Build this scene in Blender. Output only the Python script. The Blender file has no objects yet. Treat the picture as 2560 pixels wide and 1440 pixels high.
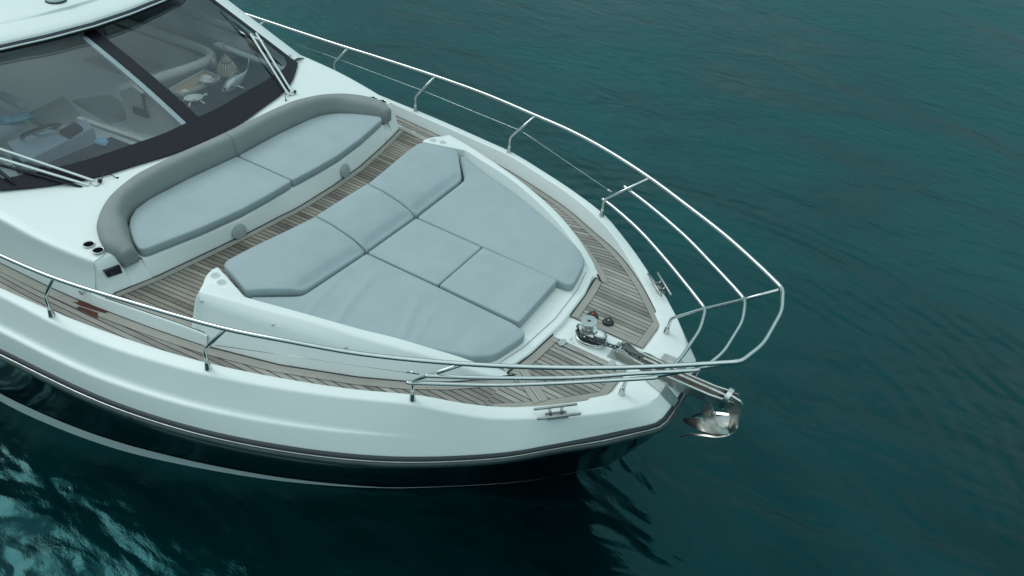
import bpy, bmesh, math, random
import numpy as np
from mathutils import Vector, Matrix, Quaternion
random.seed(7); rng = np.random.default_rng(7)
PI = math.pi
sc = bpy.context.scene
COL = sc.collection
# ---------------------------------------------------------------- camera (solved from the boat's symmetry)
CAM_C = np.array([3.98244122, -4.95105323, 6.42133577]); CAM_F = 1990.57
CAM_R = np.array([[0.84805712, 0.52331068, 0.08333695], [0.38245282, -0.49560364, -0.77981208], [-0.3667819, 0.69319764, -0.62044184]])
def at(u, v, z=None, y=None, x=None):
    "point of the place seen at photo pixel (u, v) that lies at the given height (or on the given plane)"
    ray = CAM_R.T @ np.array([(u - 1280) / CAM_F, (v - 720) / CAM_F, 1.0])
    i, val = (2, z) if z is not None else ((1, y) if y is not None else (0, x))
    return CAM_C + ray * ((val - CAM_C[i]) / ray[i])
cd = bpy.data.cameras.new('camera'); cam = bpy.data.objects.new('camera', cd); COL.objects.link(cam)
Rb = np.stack([CAM_R[0], -CAM_R[1], -CAM_R[2]], 1)
M = Matrix([list(Rb[i]) + [CAM_C[i]] for i in range(3)] + [[0, 0, 0, 1]])
cam.matrix_world = M; cd.sensor_width = 36; cd.lens = CAM_F / 2560 * 36; cd.clip_end = 2000; cd.clip_start = .05
sc.camera = cam
# ---------------------------------------------------------------- materials
def nodes(name):
    m = bpy.data.materials.new(name); m.use_nodes = True
    nt = m.node_tree; return m, nt, nt.nodes['Principled BSDF']
def add(nt, t, **k):
    n = nt.nodes.new(t)
    for a, b in k.items():
        if a == 'inp':
            for q, w in b.items(): n.inputs[q].default_value = w
        else: setattr(n, a, b)
    return n
def ramp(nt, stops):
    n = nt.nodes.new('ShaderNodeValToRGB'); e = n.color_ramp.elements
    while len(e) < len(stops): e.new(.5)
    for i, (p, c) in enumerate(stops):
        e[i].position = p; e[i].color = (*c, 1) if len(c) == 3 else c
    return n
def simple(name, col, rough=.5, metal=0, var=.06, scale=8, bump=0, bscale=200, coat=0, spec=.5, rvar=.0, stretch=(1, 1, 1)):
    m, nt, p = nodes(name); L = nt.links.new
    tc = add(nt, 'ShaderNodeTexCoord'); mp = add(nt, 'ShaderNodeMapping', inp={'Scale': stretch}); L(tc.outputs['Object'], mp.inputs[0])
    nz = add(nt, 'ShaderNodeTexNoise', inp={'Scale': scale, 'Detail': 5, 'Roughness': .6}); L(mp.outputs[0], nz.inputs['Vector'])
    r = ramp(nt, [(.3, tuple(c * (1 - var) for c in col)), (.7, tuple(min(1, c * (1 + var)) for c in col))])
    L(nz.outputs['Fac'], r.inputs[0]); L(r.outputs[0], p.inputs['Base Color'])
    p.inputs['Roughness'].default_value = rough; p.inputs['Metallic'].default_value = metal
    p.inputs['Specular IOR Level'].default_value = spec
    if coat: p.inputs['Coat Weight'].default_value = coat; p.inputs['Coat Roughness'].default_value = .05
    if rvar:
        mr = add(nt, 'ShaderNodeMapRange', inp={'To Min': rough - rvar, 'To Max': rough + rvar}); L(nz.outputs['Fac'], mr.inputs[0]); L(mr.outputs[0], p.inputs['Roughness'])
    if bump:
        n2 = add(nt, 'ShaderNodeTexNoise', inp={'Scale': bscale, 'Detail': 3}); L(tc.outputs['Object'], n2.inputs['Vector'])
        b = add(nt, 'ShaderNodeBump', inp={'Strength': bump, 'Distance': .01}); L(n2.outputs['Fac'], b.inputs['Height']); L(b.outputs[0], p.inputs['Normal'])
    return m
GEL = simple('white_gelcoat', (.76, .785, .78), .38, var=.015, scale=1.0)
GEL2 = simple('textured_white', (.72, .75, .745), .55, var=.04, scale=2)
STEEL = simple('polished_steel', (.60, .61, .60), .14, 1, var=.06, scale=14, rvar=.06)
STEEL2 = simple('worn_steel', (.58, .58, .56), .34, 1, var=.2, scale=9, rvar=.12)
ALU = simple('silver_paint', (.66, .70, .70), .35, .1, var=.03)
BLACK = simple('black_plastic', (.012, .013, .016), .35, var=.2)
RUBBER = simple('grey_rubber', (.020, .029, .036), .5, var=.15, scale=5)
RUBBER2 = simple('rub_strip_dark', (.035, .055, .056), .3, var=.35, scale=5, rvar=.12)
NAVY = simple('navy_hull_paint', (.0025, .0045, .0075), .07, var=.4, scale=1.2, spec=.42)
BAND = simple('black_ceramic_band', (.009, .009, .015), .45, var=.12, scale=3, spec=.25)
ANCM = simple('stained_anchor_steel', (.62, .60, .57), .30, .95, var=.35, scale=7, rvar=.1)
CLEATM = simple('satin_steel', (.36, .36, .35), .3, .9, var=.2, scale=12)
CHAINM = simple('galvanised_chain', (.10, .11, .115), .45, .6, var=.4, scale=60)
def fabric(name, col, folds=0.0, seed=0.0):
    m, nt, p = nodes(name); L = nt.links.new
    tc = add(nt, 'ShaderNodeTexCoord')
    nz = add(nt, 'ShaderNodeTexNoise', inp={'Scale': 3, 'Detail': 6, 'Roughness': .65}); L(tc.outputs['Object'], nz.inputs['Vector'])
    r = ramp(nt, [(.3, tuple(c * .94 for c in col)), (.7, tuple(c * 1.05 for c in col))]); L(nz.outputs['Fac'], r.inputs[0])
    wv = add(nt, 'ShaderNodeTexNoise', inp={'Scale': 420, 'Detail': 2}); L(tc.outputs['Object'], wv.inputs['Vector'])
    mx = add(nt, 'ShaderNodeMix', data_type='RGBA', blend_type='MULTIPLY', inp={0: .18}); L(r.outputs[0], mx.inputs[6]); L(wv.outputs['Fac'], mx.inputs[7])
    L(mx.outputs[2], p.inputs['Base Color']); p.inputs['Roughness'].default_value = .72; p.inputs['Sheen Weight'].default_value = 0
    p.inputs['Specular IOR Level'].default_value = .3
    n2 = add(nt, 'ShaderNodeTexNoise', inp={'Scale': 3.2, 'Detail': 3, 'Roughness': .45}); L(tc.outputs['Object'], n2.inputs['Vector'])
    b1 = add(nt, 'ShaderNodeBump', inp={'Strength': .2, 'Distance': .03}); L(n2.outputs['Fac'], b1.inputs['Height'])
    b2 = add(nt, 'ShaderNodeBump', inp={'Strength': .12, 'Distance': .002}); L(wv.outputs['Fac'], b2.inputs['Height']); L(b1.outputs[0], b2.inputs['Normal'])
    L(b2.outputs[0], p.inputs['Normal']); return m
FAB = fabric('pale_blue_grey_cushion_fabric', (.375, .442, .470))
FABB = fabric('taupe_grey_backrest_fabric', (.285, .30, .298))
def teak(name, c0, c1, caulk=True, cw=.062, jt=.0004):
    m, nt, p = nodes(name); L = nt.links.new
    uv = add(nt, 'ShaderNodeUVMap', uv_map='uv'); sp = add(nt, 'ShaderNodeSeparateXYZ'); L(uv.outputs[0], sp.inputs[0])
    fl = add(nt, 'ShaderNodeMath', operation='FLOOR'); L(sp.outputs[0], fl.inputs[0])
    fr = add(nt, 'ShaderNodeMath', operation='FRACT'); L(sp.outputs[0], fr.inputs[0])
    # butt joints: plank length segments with a random offset
    wn0 = add(nt, 'ShaderNodeTexWhiteNoise', noise_dimensions='1D'); L(fl.outputs[0], wn0.inputs['W'])
    of = add(nt, 'ShaderNodeMath', operation='MULTIPLY_ADD', inp={1: 11.0}); L(wn0.outputs[0], of.inputs[0]); L(sp.outputs[1], of.inputs[2])
    dv = add(nt, 'ShaderNodeMath', operation='DIVIDE', inp={1: 11.0}); L(of.outputs[0], dv.inputs[0])
    fv = add(nt, 'ShaderNodeMath', operation='FRACT'); L(dv.outputs[0], fv.inputs[0])
    fq = add(nt, 'ShaderNodeMath', operation='FLOOR'); L(dv.outputs[0], fq.inputs[0])
    cv = add(nt, 'ShaderNodeCombineXYZ'); L(fl.outputs[0], cv.inputs[0])
    wn = add(nt, 'ShaderNodeTexWhiteNoise', noise_dimensions='2D'); L(cv.outputs[0], wn.inputs['Vector'])
    # grain
    cm = add(nt, 'ShaderNodeCombineXYZ'); gx = add(nt, 'ShaderNodeMath', operation='MULTIPLY', inp={1: 3.0}); L(sp.outputs[0], gx.inputs[0])
    gy = add(nt, 'ShaderNodeMath', operation='MULTIPLY', inp={1: 3.0}); L(sp.outputs[1], gy.inputs[0]); L(gx.outputs[0], cm.inputs[0]); L(gy.outputs[0], cm.inputs[1]); L(wn.outputs[0], cm.inputs[2])
    gn = add(nt, 'ShaderNodeTexNoise', inp={'Scale': 2.2, 'Detail': 7, 'Roughness': .7, 'Distortion': .3}); L(cm.outputs[0], gn.inputs['Vector'])
    tc = add(nt, 'ShaderNodeTexCoord'); bn = add(nt, 'ShaderNodeTexNoise', inp={'Scale': 2.4, 'Detail': 5, 'Roughness': .6}); L(tc.outputs['Object'], bn.inputs['Vector'])
    s1 = add(nt, 'ShaderNodeMath', operation='MULTIPLY_ADD', inp={1: .45}); L(wn.outputs[0], s1.inputs[0])
    s2 = add(nt, 'ShaderNodeMath', operation='MULTIPLY_ADD', inp={1: .55, 2: -.28}); L(gn.outputs['Fac'], s2.inputs[0])
    s3 = add(nt, 'ShaderNodeMath', operation='MULTIPLY_ADD', inp={1: .6}); L(bn.outputs['Fac'], s3.inputs[0]); L(s2.outputs[0], s3.inputs[2]); L(s3.outputs[0], s1.inputs[2])
    r = ramp(nt, [(.12, c0), (.85, c1)]); L(s1.outputs[0], r.inputs[0])
    # caulk
    inv = add(nt, 'ShaderNodeMath', operation='SUBTRACT', inp={0: 1.0}); L(fr.outputs[0], inv.inputs[1])
    mn = add(nt, 'ShaderNodeMath', operation='MINIMUM'); L(fr.outputs[0], mn.inputs[0]); L(inv.outputs[0], mn.inputs[1])
    lt = add(nt, 'ShaderNodeMath', operation='LESS_THAN', inp={1: cw}); L(mn.outputs[0], lt.inputs[0])
    vm = add(nt, 'ShaderNodeMath', operation='LESS_THAN', inp={1: jt}); L(fv.outputs[0], vm.inputs[0])
    mx2 = add(nt, 'ShaderNodeMath', operation='MAXIMUM'); L(lt.outputs[0], mx2.inputs[0]); L(vm.outputs[0], mx2.inputs[1])
    mx = add(nt, 'ShaderNodeMix', data_type='RGBA', inp={7: (.012, .012, .014, 1)}); L(r.outputs[0], mx.inputs[6])
    if caulk: L(mx2.outputs[0], mx.inputs[0])
    else: mx.inputs[0].default_value = 0
    L(mx.outputs[2], p.inputs['Base Color']); p.inputs['Roughness'].default_value = .7; p.inputs['Specular IOR Level'].default_value = .25
    b = add(nt, 'ShaderNodeBump', inp={'Strength': .15, 'Distance': .003}); L(gn.outputs['Fac'], b.inputs['Height']); L(b.outputs[0], p.inputs['Normal'])
    return m
TEAK = teak('weathered_teak_planks', (.115, .108, .098), (.385, .363, .335), jt=0.0, cw=.078)
TEAKW = teak('worn_brown_teak_planks', (.070, .060, .050), (.34, .305, .262), jt=0.0, cw=.085)
TEAKB = teak('weathered_teak_margin', (.18, .17, .155), (.36, .34, .312), cw=.035, jt=0.0)
TEAKR = teak('bare_red_teak', (.05, .014, .008), (.10, .028, .016), cw=.05)
def glassmat(name, tint, refl=1.0, rough=.02):
    m = bpy.data.materials.new(name); m.use_nodes = True; nt = m.node_tree; nt.nodes.clear(); L = nt.links.new
    o = add(nt, 'ShaderNodeOutputMaterial'); t = add(nt, 'ShaderNodeBsdfTransparent', inp={'Color': (*tint, 1)})
    g = add(nt, 'ShaderNodeBsdfGlossy', inp={'Roughness': rough, 'Color': (.86, .94, 1, 1)})
    fz = add(nt, 'ShaderNodeFresnel', inp={'IOR': 1.52}); ml = add(nt, 'ShaderNodeMath', operation='MULTIPLY', inp={1: refl}); ml.use_clamp = True
    L(fz.outputs[0], ml.inputs[0]); mx = add(nt, 'ShaderNodeMixShader'); L(ml.outputs[0], mx.inputs[0]); L(t.outputs[0], mx.inputs[1]); L(g.outputs[0], mx.inputs[2]); L(mx.outputs[0], o.inputs[0])
    return m
GLASS = glassmat('tinted_windscreen_glass', (.86, .92, .95), 1.3)
SIDEG = glassmat('side_window_glass', (.35, .40, .42), 1.5)
DGLASS = simple('dark_side_glass', (.01, .012, .015), .05, var=.1)
# ---------------------------------------------------------------- mesh helpers
def link(name, verts, faces, mat, parent=None, smooth=True, uvs=None, mats=None, fm=None):
    me = bpy.data.meshes.new(name); me.from_pydata([tuple(map(float, v)) for v in verts], [], [tuple(f) for f in faces]); me.update()
    if uvs is not None:
        uvl = me.uv_layers.new(name='uv')
        for p in me.polygons:
            for li in p.loop_indices: uvl.data[li].uv = uvs[me.loops[li].vertex_index]
    bm = bmesh.new(); bm.from_mesh(me)
    bmesh.ops.recalc_face_normals(bm, faces=bm.faces); bm.to_mesh(me); bm.free()
    if smooth:
        for p in me.polygons: p.use_smooth = True
    me.materials.append(mat)
    if mats:
        for q in mats: me.materials.append(q)
        for i, k in enumerate(fm): me.polygons[i].material_index = k
    o = bpy.data.objects.new(name, me); COL.objects.link(o)
    if parent: o.parent = parent
    return o
class G:
    "collects geometry for one mesh object"
    def __init__(s): s.v = []; s.f = []; s.uv = []
    def grid(s, rows, closed=False, uv=None):
        n = len(s.v); R, C = len(rows), len(rows[0])
        for r in rows:
            for p in r: s.v.append(tuple(p)); s.uv.append((0, 0) if uv is None else uv(p))
        for i in range(R - 1):
            for j in range(C if closed else C - 1):
                k = (j + 1) % C
                s.f.append((n + i * C + j, n + i * C + k, n + (i + 1) * C + k, n + (i + 1) * C + j))
        return s
    def poly(s, pts):
        n = len(s.v)
        for p in pts: s.v.append(tuple(p)); s.uv.append((0, 0))
        s.f.append(tuple(range(n, n + len(pts)))); return s
    def tube(s, path, r, seg=10, caps=True, squash=None):
        path = [np.array(p, float) for p in path]; n = len(path); rr = r if hasattr(r, '__len__') else [r] * n
        T = []
        for i in range(n):
            a = path[min(i + 1, n - 1)] - path[max(i - 1, 0)]; T.append(a / (np.linalg.norm(a) + 1e-12))
        u = np.cross(T[0], [0, 0, 1]);
        if np.linalg.norm(u) < .05: u = np.cross(T[0], [0, 1, 0])
        u /= np.linalg.norm(u); rows = []
        for i in range(n):
            u = u - T[i] * (u @ T[i]); u /= np.linalg.norm(u); w = np.cross(T[i], u)
            rows.append([path[i] + rr[i] * (math.cos(a) * u + math.sin(a) * w) for a in [2 * PI * k / seg for k in range(seg)]])
        b = len(s.v); s.grid(rows, closed=True)
        if caps: s.f.append(tuple(range(b, b + seg))); s.f.append(tuple(range(b + (n - 1) * seg, b + n * seg)))
        return s
    def lathe(s, prof, c=(0, 0, 0), axis=(0, 0, 1), seg=20):
        a = np.array(axis, float); a /= np.linalg.norm(a); u = np.cross(a, [1, 0, 0])
        if np.linalg.norm(u) < .1: u = np.cross(a, [0, 1, 0])
        u /= np.linalg.norm(u); w = np.cross(a, u); c = np.array(c, float)
        b = len(s.v); s.grid([[c + a * h + r * (math.cos(t) * u + math.sin(t) * w) for t in [2 * PI * k / seg for k in range(seg)]] for r, h in prof], closed=True)
        n = len(prof)
        if prof[0][0] > 1e-4: s.f.append(tuple(range(b, b + seg)))
        if prof[-1][0] > 1e-4: s.f.append(tuple(range(b + (n - 1) * seg, b + n * seg)))
        return s
    def box(s, c, size, rot=None, bev=.004):
        sx, sy, sz = [q / 2 for q in size]; bev = min(bev, sx * .45, sy * .45, sz * .45)
        Rm = np.eye(3) if rot is None else rot; c = np.array(c, float)
        def ring(x, y, z, k):
            o = [(x - k, y), (x, y - k), (x, -y + k), (x - k, -y), (-x + k, -y), (-x, -y + k), (-x, y - k), (-x + k, y)]
            return [c + Rm @ np.array([a, b, z]) for a, b in o]
        rows = [ring(sx - bev, sy - bev, -sz, bev * .5), ring(sx, sy, -sz + bev, bev), ring(sx, sy, sz - bev, bev), ring(sx - bev, sy - bev, sz, bev * .5)]
        b = len(s.v); s.grid(rows, closed=True); s.f.append(tuple(range(b, b + 8))); s.f.append(tuple(range(b + 24, b + 32))); return s
    def prism(s, poly, z0, z1, bev=0.0):
        "poly list of (x,y) or (x,y,ztop); extruded down to z0"
        P = [(p[0], p[1], (p[2] if len(p) > 2 else z1)) for p in poly]; n = len(P)
        rows = [[(x, y, z0) for x, y, z in P]]
        if bev:
            q = inset([(x, y) for x, y, z in P], bev)
            rows += [[(x, y, z - bev) for x, y, z in P]]
            h = inset([(x, y) for x, y, z in P], bev * .3); rows += [[(h[i][0], h[i][1], P[i][2] - bev * .3) for i in range(n)]]
            rows += [[(q[i][0], q[i][1], P[i][2]) for i in range(n)]]
        else: rows += [[(x, y, z) for x, y, z in P]]
        b = len(s.v); s.grid(rows, closed=True); s.f.append(tuple(range(b, b + n))); m = len(rows); s.f.append(tuple(range(b + (m - 1) * n, b + m * n))); return s
    def make(s, name, mat, parent=None, smooth=True, uv=False, auto=None):
        o = link(name, s.v, s.f, mat, parent, smooth, s.uv if uv else None)
        if auto is not None: sharp(o, auto)
        return o
def sharp(o, deg=35):
    bm = bmesh.new(); bm.from_mesh(o.data)
    for e in bm.edges:
        e.smooth = not (len(e.link_faces) == 2 and e.calc_face_angle(0) > math.radians(deg))
    bm.to_mesh(o.data); bm.free()
def inset(poly, d):
    P = np.array(poly, float); n = len(P); A = sum(P[i][0] * P[(i + 1) % n][1] - P[(i + 1) % n][0] * P[i][1] for i in range(n)); sg = 1 if A > 0 else -1
    out = []
    for i in range(n):
        e1 = P[i] - P[i - 1]; e2 = P[(i + 1) % n] - P[i]; e1 /= np.linalg.norm(e1) + 1e-9; e2 /= np.linalg.norm(e2) + 1e-9
        n1 = np.array([-e1[1], e1[0]]) * sg; n2 = np.array([-e2[1], e2[0]]) * sg; m = n1 + n2; l = m @ m
        out.append(P[i] + (m * 2 / max(l, .8)) * d)
    return out
def spl(pts, n, closed=False):
    "Catmull-Rom resample by arc length"
    P = [np.array(p, float) for p in pts]
    if closed: P = [P[-1]] + P + [P[0], P[1]]
    else: P = [2 * P[0] - P[1]] + P + [2 * P[-1] - P[-2]]
    D = []
    for i in range(1, len(P) - 2):
        p0, p1, p2, p3 = P[i - 1:i + 3]
        t0 = 0; t1 = t0 + max(np.linalg.norm(p1 - p0), 1e-6) ** .5; t2 = t1 + max(np.linalg.norm(p2 - p1), 1e-6) ** .5; t3 = t2 + max(np.linalg.norm(p3 - p2), 1e-6) ** .5
        for k in range(16):
            t = t1 + (t2 - t1) * k / 16
            A1 = (t1 - t) / (t1 - t0) * p0 + (t - t0) / (t1 - t0) * p1; A2 = (t2 - t) / (t2 - t1) * p1 + (t - t1) / (t2 - t1) * p2; A3 = (t3 - t) / (t3 - t2) * p2 + (t - t2) / (t3 - t2) * p3
            B1 = (t2 - t) / (t2 - t0) * A1 + (t - t0) / (t2 - t0) * A2; B2 = (t3 - t) / (t3 - t1) * A2 + (t - t1) / (t3 - t1) * A3
            D.append((t2 - t) / (t2 - t1) * B1 + (t - t1) / (t2 - t1) * B2)
    D.append(P[-2]); D = np.array(D); return resamp(D, n, closed)
def resamp(D, n, closed=False):
    D = np.array([np.array(p, float) for p in D]); L = np.concatenate([[0], np.cumsum(np.linalg.norm(np.diff(D, axis=0), axis=1))])
    s = np.linspace(0, L[-1], n + 1)[:-1] if closed else np.linspace(0, L[-1], n)
    return [np.array([np.interp(t, L, D[:, k]) for k in range(D.shape[1])]) for t in s]
def curve(tab):
    "piecewise smooth y(x), z(x) from a table of (x, y, z)"
    D = np.array(spl(tab, 400)); o = np.argsort(D[:, 0]); D = D[o]
    return lambda x: (float(np.interp(x, D[:, 0], D[:, 1])), float(np.interp(x, D[:, 0], D[:, 2])))
def rloft(curves, radii):
    "loft curves (each a list of N points) with rounded interior creases -> rows"
    out = [curves[0]]; N = len(curves[0])
    for i in range(1, len(curves) - 1):
        a, b, c = [np.array(q) for q in curves[i - 1:i + 2]]; d1 = a - b; d2 = c - b
        l1 = np.linalg.norm(d1, axis=1, keepdims=True); l2 = np.linalg.norm(d2, axis=1, keepdims=True); r = radii[i - 1]
        r1 = np.minimum(r, l1 * .45); r2 = np.minimum(r, l2 * .45); p = b + d1 / (l1 + 1e-9) * r1; q = b + d2 / (l2 + 1e-9) * r2
        for t in (0, .33, .67, 1):
            out.append(list((1 - t) ** 2 * p + 2 * t * (1 - t) * b + t * t * q))
    out.append(curves[-1]); return out
def mir(pts): return [(p[0], -p[1], p[2]) for p in pts]
def empty(name, loc=(0, 0, 0), parent=None):
    o = bpy.data.objects.new(name, None); COL.objects.link(o); o.location = loc; o.empty_display_size = .2
    if parent: o.parent = parent
    return o
def tag(o, label, cat, group=None):
    o['label'] = label; o['category'] = cat
    if group: o['group'] = group
    return o
# ================================================================= YACHT
Y = tag(empty('motor_yacht'), 'white motor yacht with navy hull, teak foredeck and steel bow rail lying on dark water', 'yacht')
CIt = [(-8, 2.72, 1.78), (-5, 2.68, 1.79), (-3.2, 2.585, 1.80), (-2, 2.48, 1.82), (-1.5, 2.421, 1.83), (-1, 2.348, 1.85), (-.5, 2.259, 1.88), (0, 2.149, 1.92), (.5, 1.977, 1.94), (1, 1.778, 1.965), (1.5, 1.515, 1.975), (1.75, 1.375, 1.935), (2.0, 1.19, 1.885), (2.25, .965, 1.862), (2.5, .70, 1.850), (2.645, .53, 1.846)]
COt = [(-8, 2.80, 1.76), (-5, 2.76, 1.78), (-3.2, 2.66, 1.79), (-2, 2.563, 1.81), (-1.5, 2.532, 1.815), (-1, 2.474, 1.83), (-.5, 2.379, 1.86), (0, 2.262, 1.90), (.5, 2.086, 1.925), (1, 1.881, 1.955), (1.5, 1.635, 1.975), (1.75, 1.50, 1.93), (2.0, 1.342, 1.885), (2.25, 1.135, 1.865), (2.5, .924, 1.862), (2.7, .72, 1.852), (2.84, .55, 1.84)]
RTt = [(-8, 2.95, 1.20), (-5, 2.92, 1.28), (-3.2, 2.855, 1.34), (-2.08, 2.765, 1.38), (-.68, 2.63, 1.46), (.39, 2.375, 1.54), (1.41, 1.93, 1.60), (2.155, 1.40, 1.64), (2.45, 1.11, 1.665), (2.72, .82, 1.68), (2.98, .52, 1.695)]
CI, CO, RT = curve(CIt), curve(COt), curve(RTt)
def zside(x): return float(np.interp(x, [-8, -3.2, -1.5, -.65, .1, 1, 1.8, 2.0, 3], [1.60, 1.655, 1.69, 1.715, 1.75, 1.80, 1.828, 1.832, 1.836]))
def TE(x):   # outer edge of the teak
    yi, zi = CI(x); h = zi - zside(x); return yi - .18 * max(h, 0) - .004
N = 120
cCI = resamp(spl(CIt, 300), N); cCO = resamp(spl(COt, 300) + [np.array(p) for p in [(2.92, .42, 1.815), (2.945, .30, 1.81), (2.95, .13, 1.81)]], N)
tt = np.linspace(0, 1, N)
def matchx(c, ref): return c
# bring the curves to common parametrisation in x (aft) and in arc length (nose)
def byx(tab, nose, xs, nn):
    f = curve(tab); a = [np.array((x, *f(x))) for x in xs]; last = a[-1]; b = resamp([last] + [np.array(p, float) for p in nose], nn + 1)[1:]; return a + b
XS = list(np.linspace(-8, -4, 9)) + list(np.linspace(-3.8, 2.5, 64)); NN = 14
nCO = byx(COt, [(2.7, .72, 1.852), (2.84, .55, 1.842), (2.92, .42, 1.825), (2.95, .28, 1.82), (2.955, .12, 1.82)], XS, NN)
nRT = byx(RTt, [(2.72, .82, 1.68), (2.90, .61, 1.69), (2.99, .51, 1.695), (3.035, .45, 1.698), (3.062, .38, 1.70), (3.07, .25, 1.70), (3.075, .0, 1.70)], XS, NN)
nCI = byx(CIt, [(2.62, .55, 1.846), (2.68, .45, 1.845), (2.70, .30, 1.845), (2.70, .13, 1.845)], XS, NN)
nTE = []
for i, p in enumerate(nCI):
    nTE.append(np.array((p[0] - (.0 if i < len(XS) else .05), TE(p[0]) if i < len(XS) else p[1] - .02, zside(p[0]) - .012)))
A_, B_ = np.array(nCO), np.array(nRT)
led = np.interp(A_[:, 0], [-8, -1, .6, 1.6], [.035, .032, .018, 0])[:, None]
dirh = (B_ - A_) * [1, 1, 0]; dirh = dirh / (np.linalg.norm(dirh, axis=1, keepdims=True) + 1e-9)
K1 = A_ + (B_ - A_) * .57 - dirh * led * .5 + [0, 0, .0] * led; K2 = A_ + (B_ - A_) * .60 + dirh * led + np.array([0, 0, 1.]) * led * .3
RTo = B_ - dirh * .012 + np.array([0, 0, 1.]) * .012
g = G()
for s in (1, -1):
    rows = rloft([nTE, nCI, nCO, list(K1), list(K2), list(RTo), list(B_ - np.array([0, 0, .02]))], [.012, .018, .03, .02, .01])
    g.grid([[(p[0], p[1] * s, p[2]) for p in r] for r in rows])
g.make('bulwark', GEL, Y, auto=60)
# rub rail: dark rubber strip with a steel bead and a dark half round under it
def offs(base, out, dz): return [tuple(p + d * out + np.array([0, 0, dz])) for p, d in zip(base, dirh)]
rub = G(); bead = G(); half = G()
for s in (1, -1):
    S_ = lambda c: [(p[0], p[1] * s, p[2]) for p in c]
    rub.grid([S_(offs(B_, -.01, .004)), S_(offs(B_, .008, .001)), S_(offs(B_, .024, -.012)), S_(offs(B_, .026, -.024)), S_(offs(B_, -.01, -.028))])
    bead.grid([S_(offs(B_, .020, -.023)), S_(offs(B_, .032, -.022)), S_(offs(B_, .036, -.027)), S_(offs(B_, .034, -.034)), S_(offs(B_, .015, -.036))])
    half.grid([S_(offs(B_, .015, -.033)), S_(offs(B_, .036, -.035)), S_(offs(B_, .050, -.045)), S_(offs(B_, .054, -.060)), S_(offs(B_, .048, -.078)), S_(offs(B_, .03, -.095)), S_(offs(B_, 0, -.10))])
# hull below
WLt = [(-8, 2.66, .07), (-5, 2.68, .07), (-3.0, 2.63, .07), (-2.31, 2.54, .07), (-1.55, 2.37, .07), (-.89, 2.14, .07), (.01, 1.74, .07), (.84, 1.26, .07), (1.76, .57, .07), (2.10, .24, .07), (2.31, .0, .07)]
RB = np.array([np.array(p) for p in offs(B_, .016, -.09)])
NH = len(RB)
# stem profile in the centre plane
STEM = lambda z: float(np.interp(z, [-.5, .07, .4, .8, 1.2, 1.58], [1.75, 2.31, 2.60, 2.80, 2.97, 3.06]))
WLc = np.array(resamp(spl(WLt, 300), 400)); WLx = WLc[:, 0]; WLy = WLc[:, 1]
def wl_y(x): return float(np.interp(x, WLx[np.argsort(WLx)], WLy[np.argsort(WLx)]))
rowsH = []; zs = [1.0, .93, .85, .75, .65, .55, .45, .35, .25, .17, .10, .05, 0.0, -.12]
tx = []
for i in range(NH):
    x = RB[i][0]; u = (x + 8) / (3.08 + 8); tx.append(x)
for f_ in zs:
    row = []
    for i in range(NH):
        top = RB[i]; z = .07 + (top[2] - .07) * f_
        xe = STEM(z); xt = RB[-1][0]
        # squeeze stations towards the stem at this height
        k = min(1, max(0, (top[0] + 3.0) / (xt + 3.0))); x = top[0] - (xt - xe) * k ** 1.5
        # half breadth: blend waterline shape with the rail shape
        s01 = (x + 8) / (xe + 8)
        xw = -8 + s01 ** 1.0 * (2.31 + 8)
        # compare relative positions from the stem
        yw = wl_y(min(2.31, x - (xe - 2.31) * min(1, max(0, (x + 1.5) / (xe + 1.5))) ** 1.2))
        yt = top[1]
        fl = np.interp(x, [-8, -2, 1, 3], [.95, 1.0, 1.35, 1.7]); w = max(0, f_) ** fl
        y = yw + (yt - yw) * w if f_ >= 0 else yw * .86
        if i == NH - 1: y = 0
        elif i > NH - NN: y *= 1 - (1 - min(1, f_)) * ((i - (NH - NN)) / NN) ** 2
        row.append((x, max(y, 0), z if f_ >= 0 else .07 - .35))
    rowsH.append(row)
g = G()
for s in (1, -1): g.grid([[(p[0], p[1] * s, p[2]) for p in r] for r in rowsH])
tr = [(p[0][0], p[0][1], p[0][2]) for p in [rowsH[j] for j in range(len(rowsH))]]
g.poly([(-8, nCO[0][1], nCO[0][2]), *[(-8, p[1], p[2]) for p in tr], *[(-8, -p[1], p[2]) for p in tr[::-1]], (-8, -nCO[0][1], nCO[0][2])])
hull = g.make('hull', NAVY, Y, auto=70)
H = np.array(rowsH)
rub.make('rub_rail', RUBBER, hull); bead.make('rub_rail_bead', CLEATM, hull); half.make('rub_rail_fender', RUBBER2, hull)
# white boot stripe, 4 mm proud of the hull
def hullpt(i, z):
    col = H[:14, i]; o = np.argsort(col[:, 2]); c = col[o]; return np.array([np.interp(z, c[:, 2], c[:, k]) for k in range(3)])
st = G()
for s in (1, -1):
    rws = [[] for _ in range(6)]
    for i in range(NH - 1):
        x = H[8, i][0]; zl = np.interp(x, [-8, .2, 1.2, 2.0, 2.6], [.074, .074, .10, .21, .39]); wd = np.interp(x, [-8, -3, -1, .3, 1.0, 2.6], [.34, .25, .19, .10, .024, .014])
        for k in range(6):
            a = hullpt(i, zl + wd * k / 5); rws[k].append((a[0] + .003, s * (a[1] + .007), a[2]))
    st.grid(rws)
st.make('boot_stripe', simple('boot_stripe_paint', (.84, .88, .88), .4, var=.04, scale=3), hull)
# stem plate of stainless steel
for s in (1, -1):
    g = G(); g.grid([[(2.80, s * .20, 1.850), (2.955, s * .24, 1.826), (3.078, s * .20, 1.708), (3.10, s * .19, 1.60)], [(2.80, s * .115, 1.851), (2.955, s * .115, 1.827), (3.081, s * .10, 1.708), (3.103, s * .08, 1.60)]]); g.make('stem_plate', STEEL2, Y, smooth=False)
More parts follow.
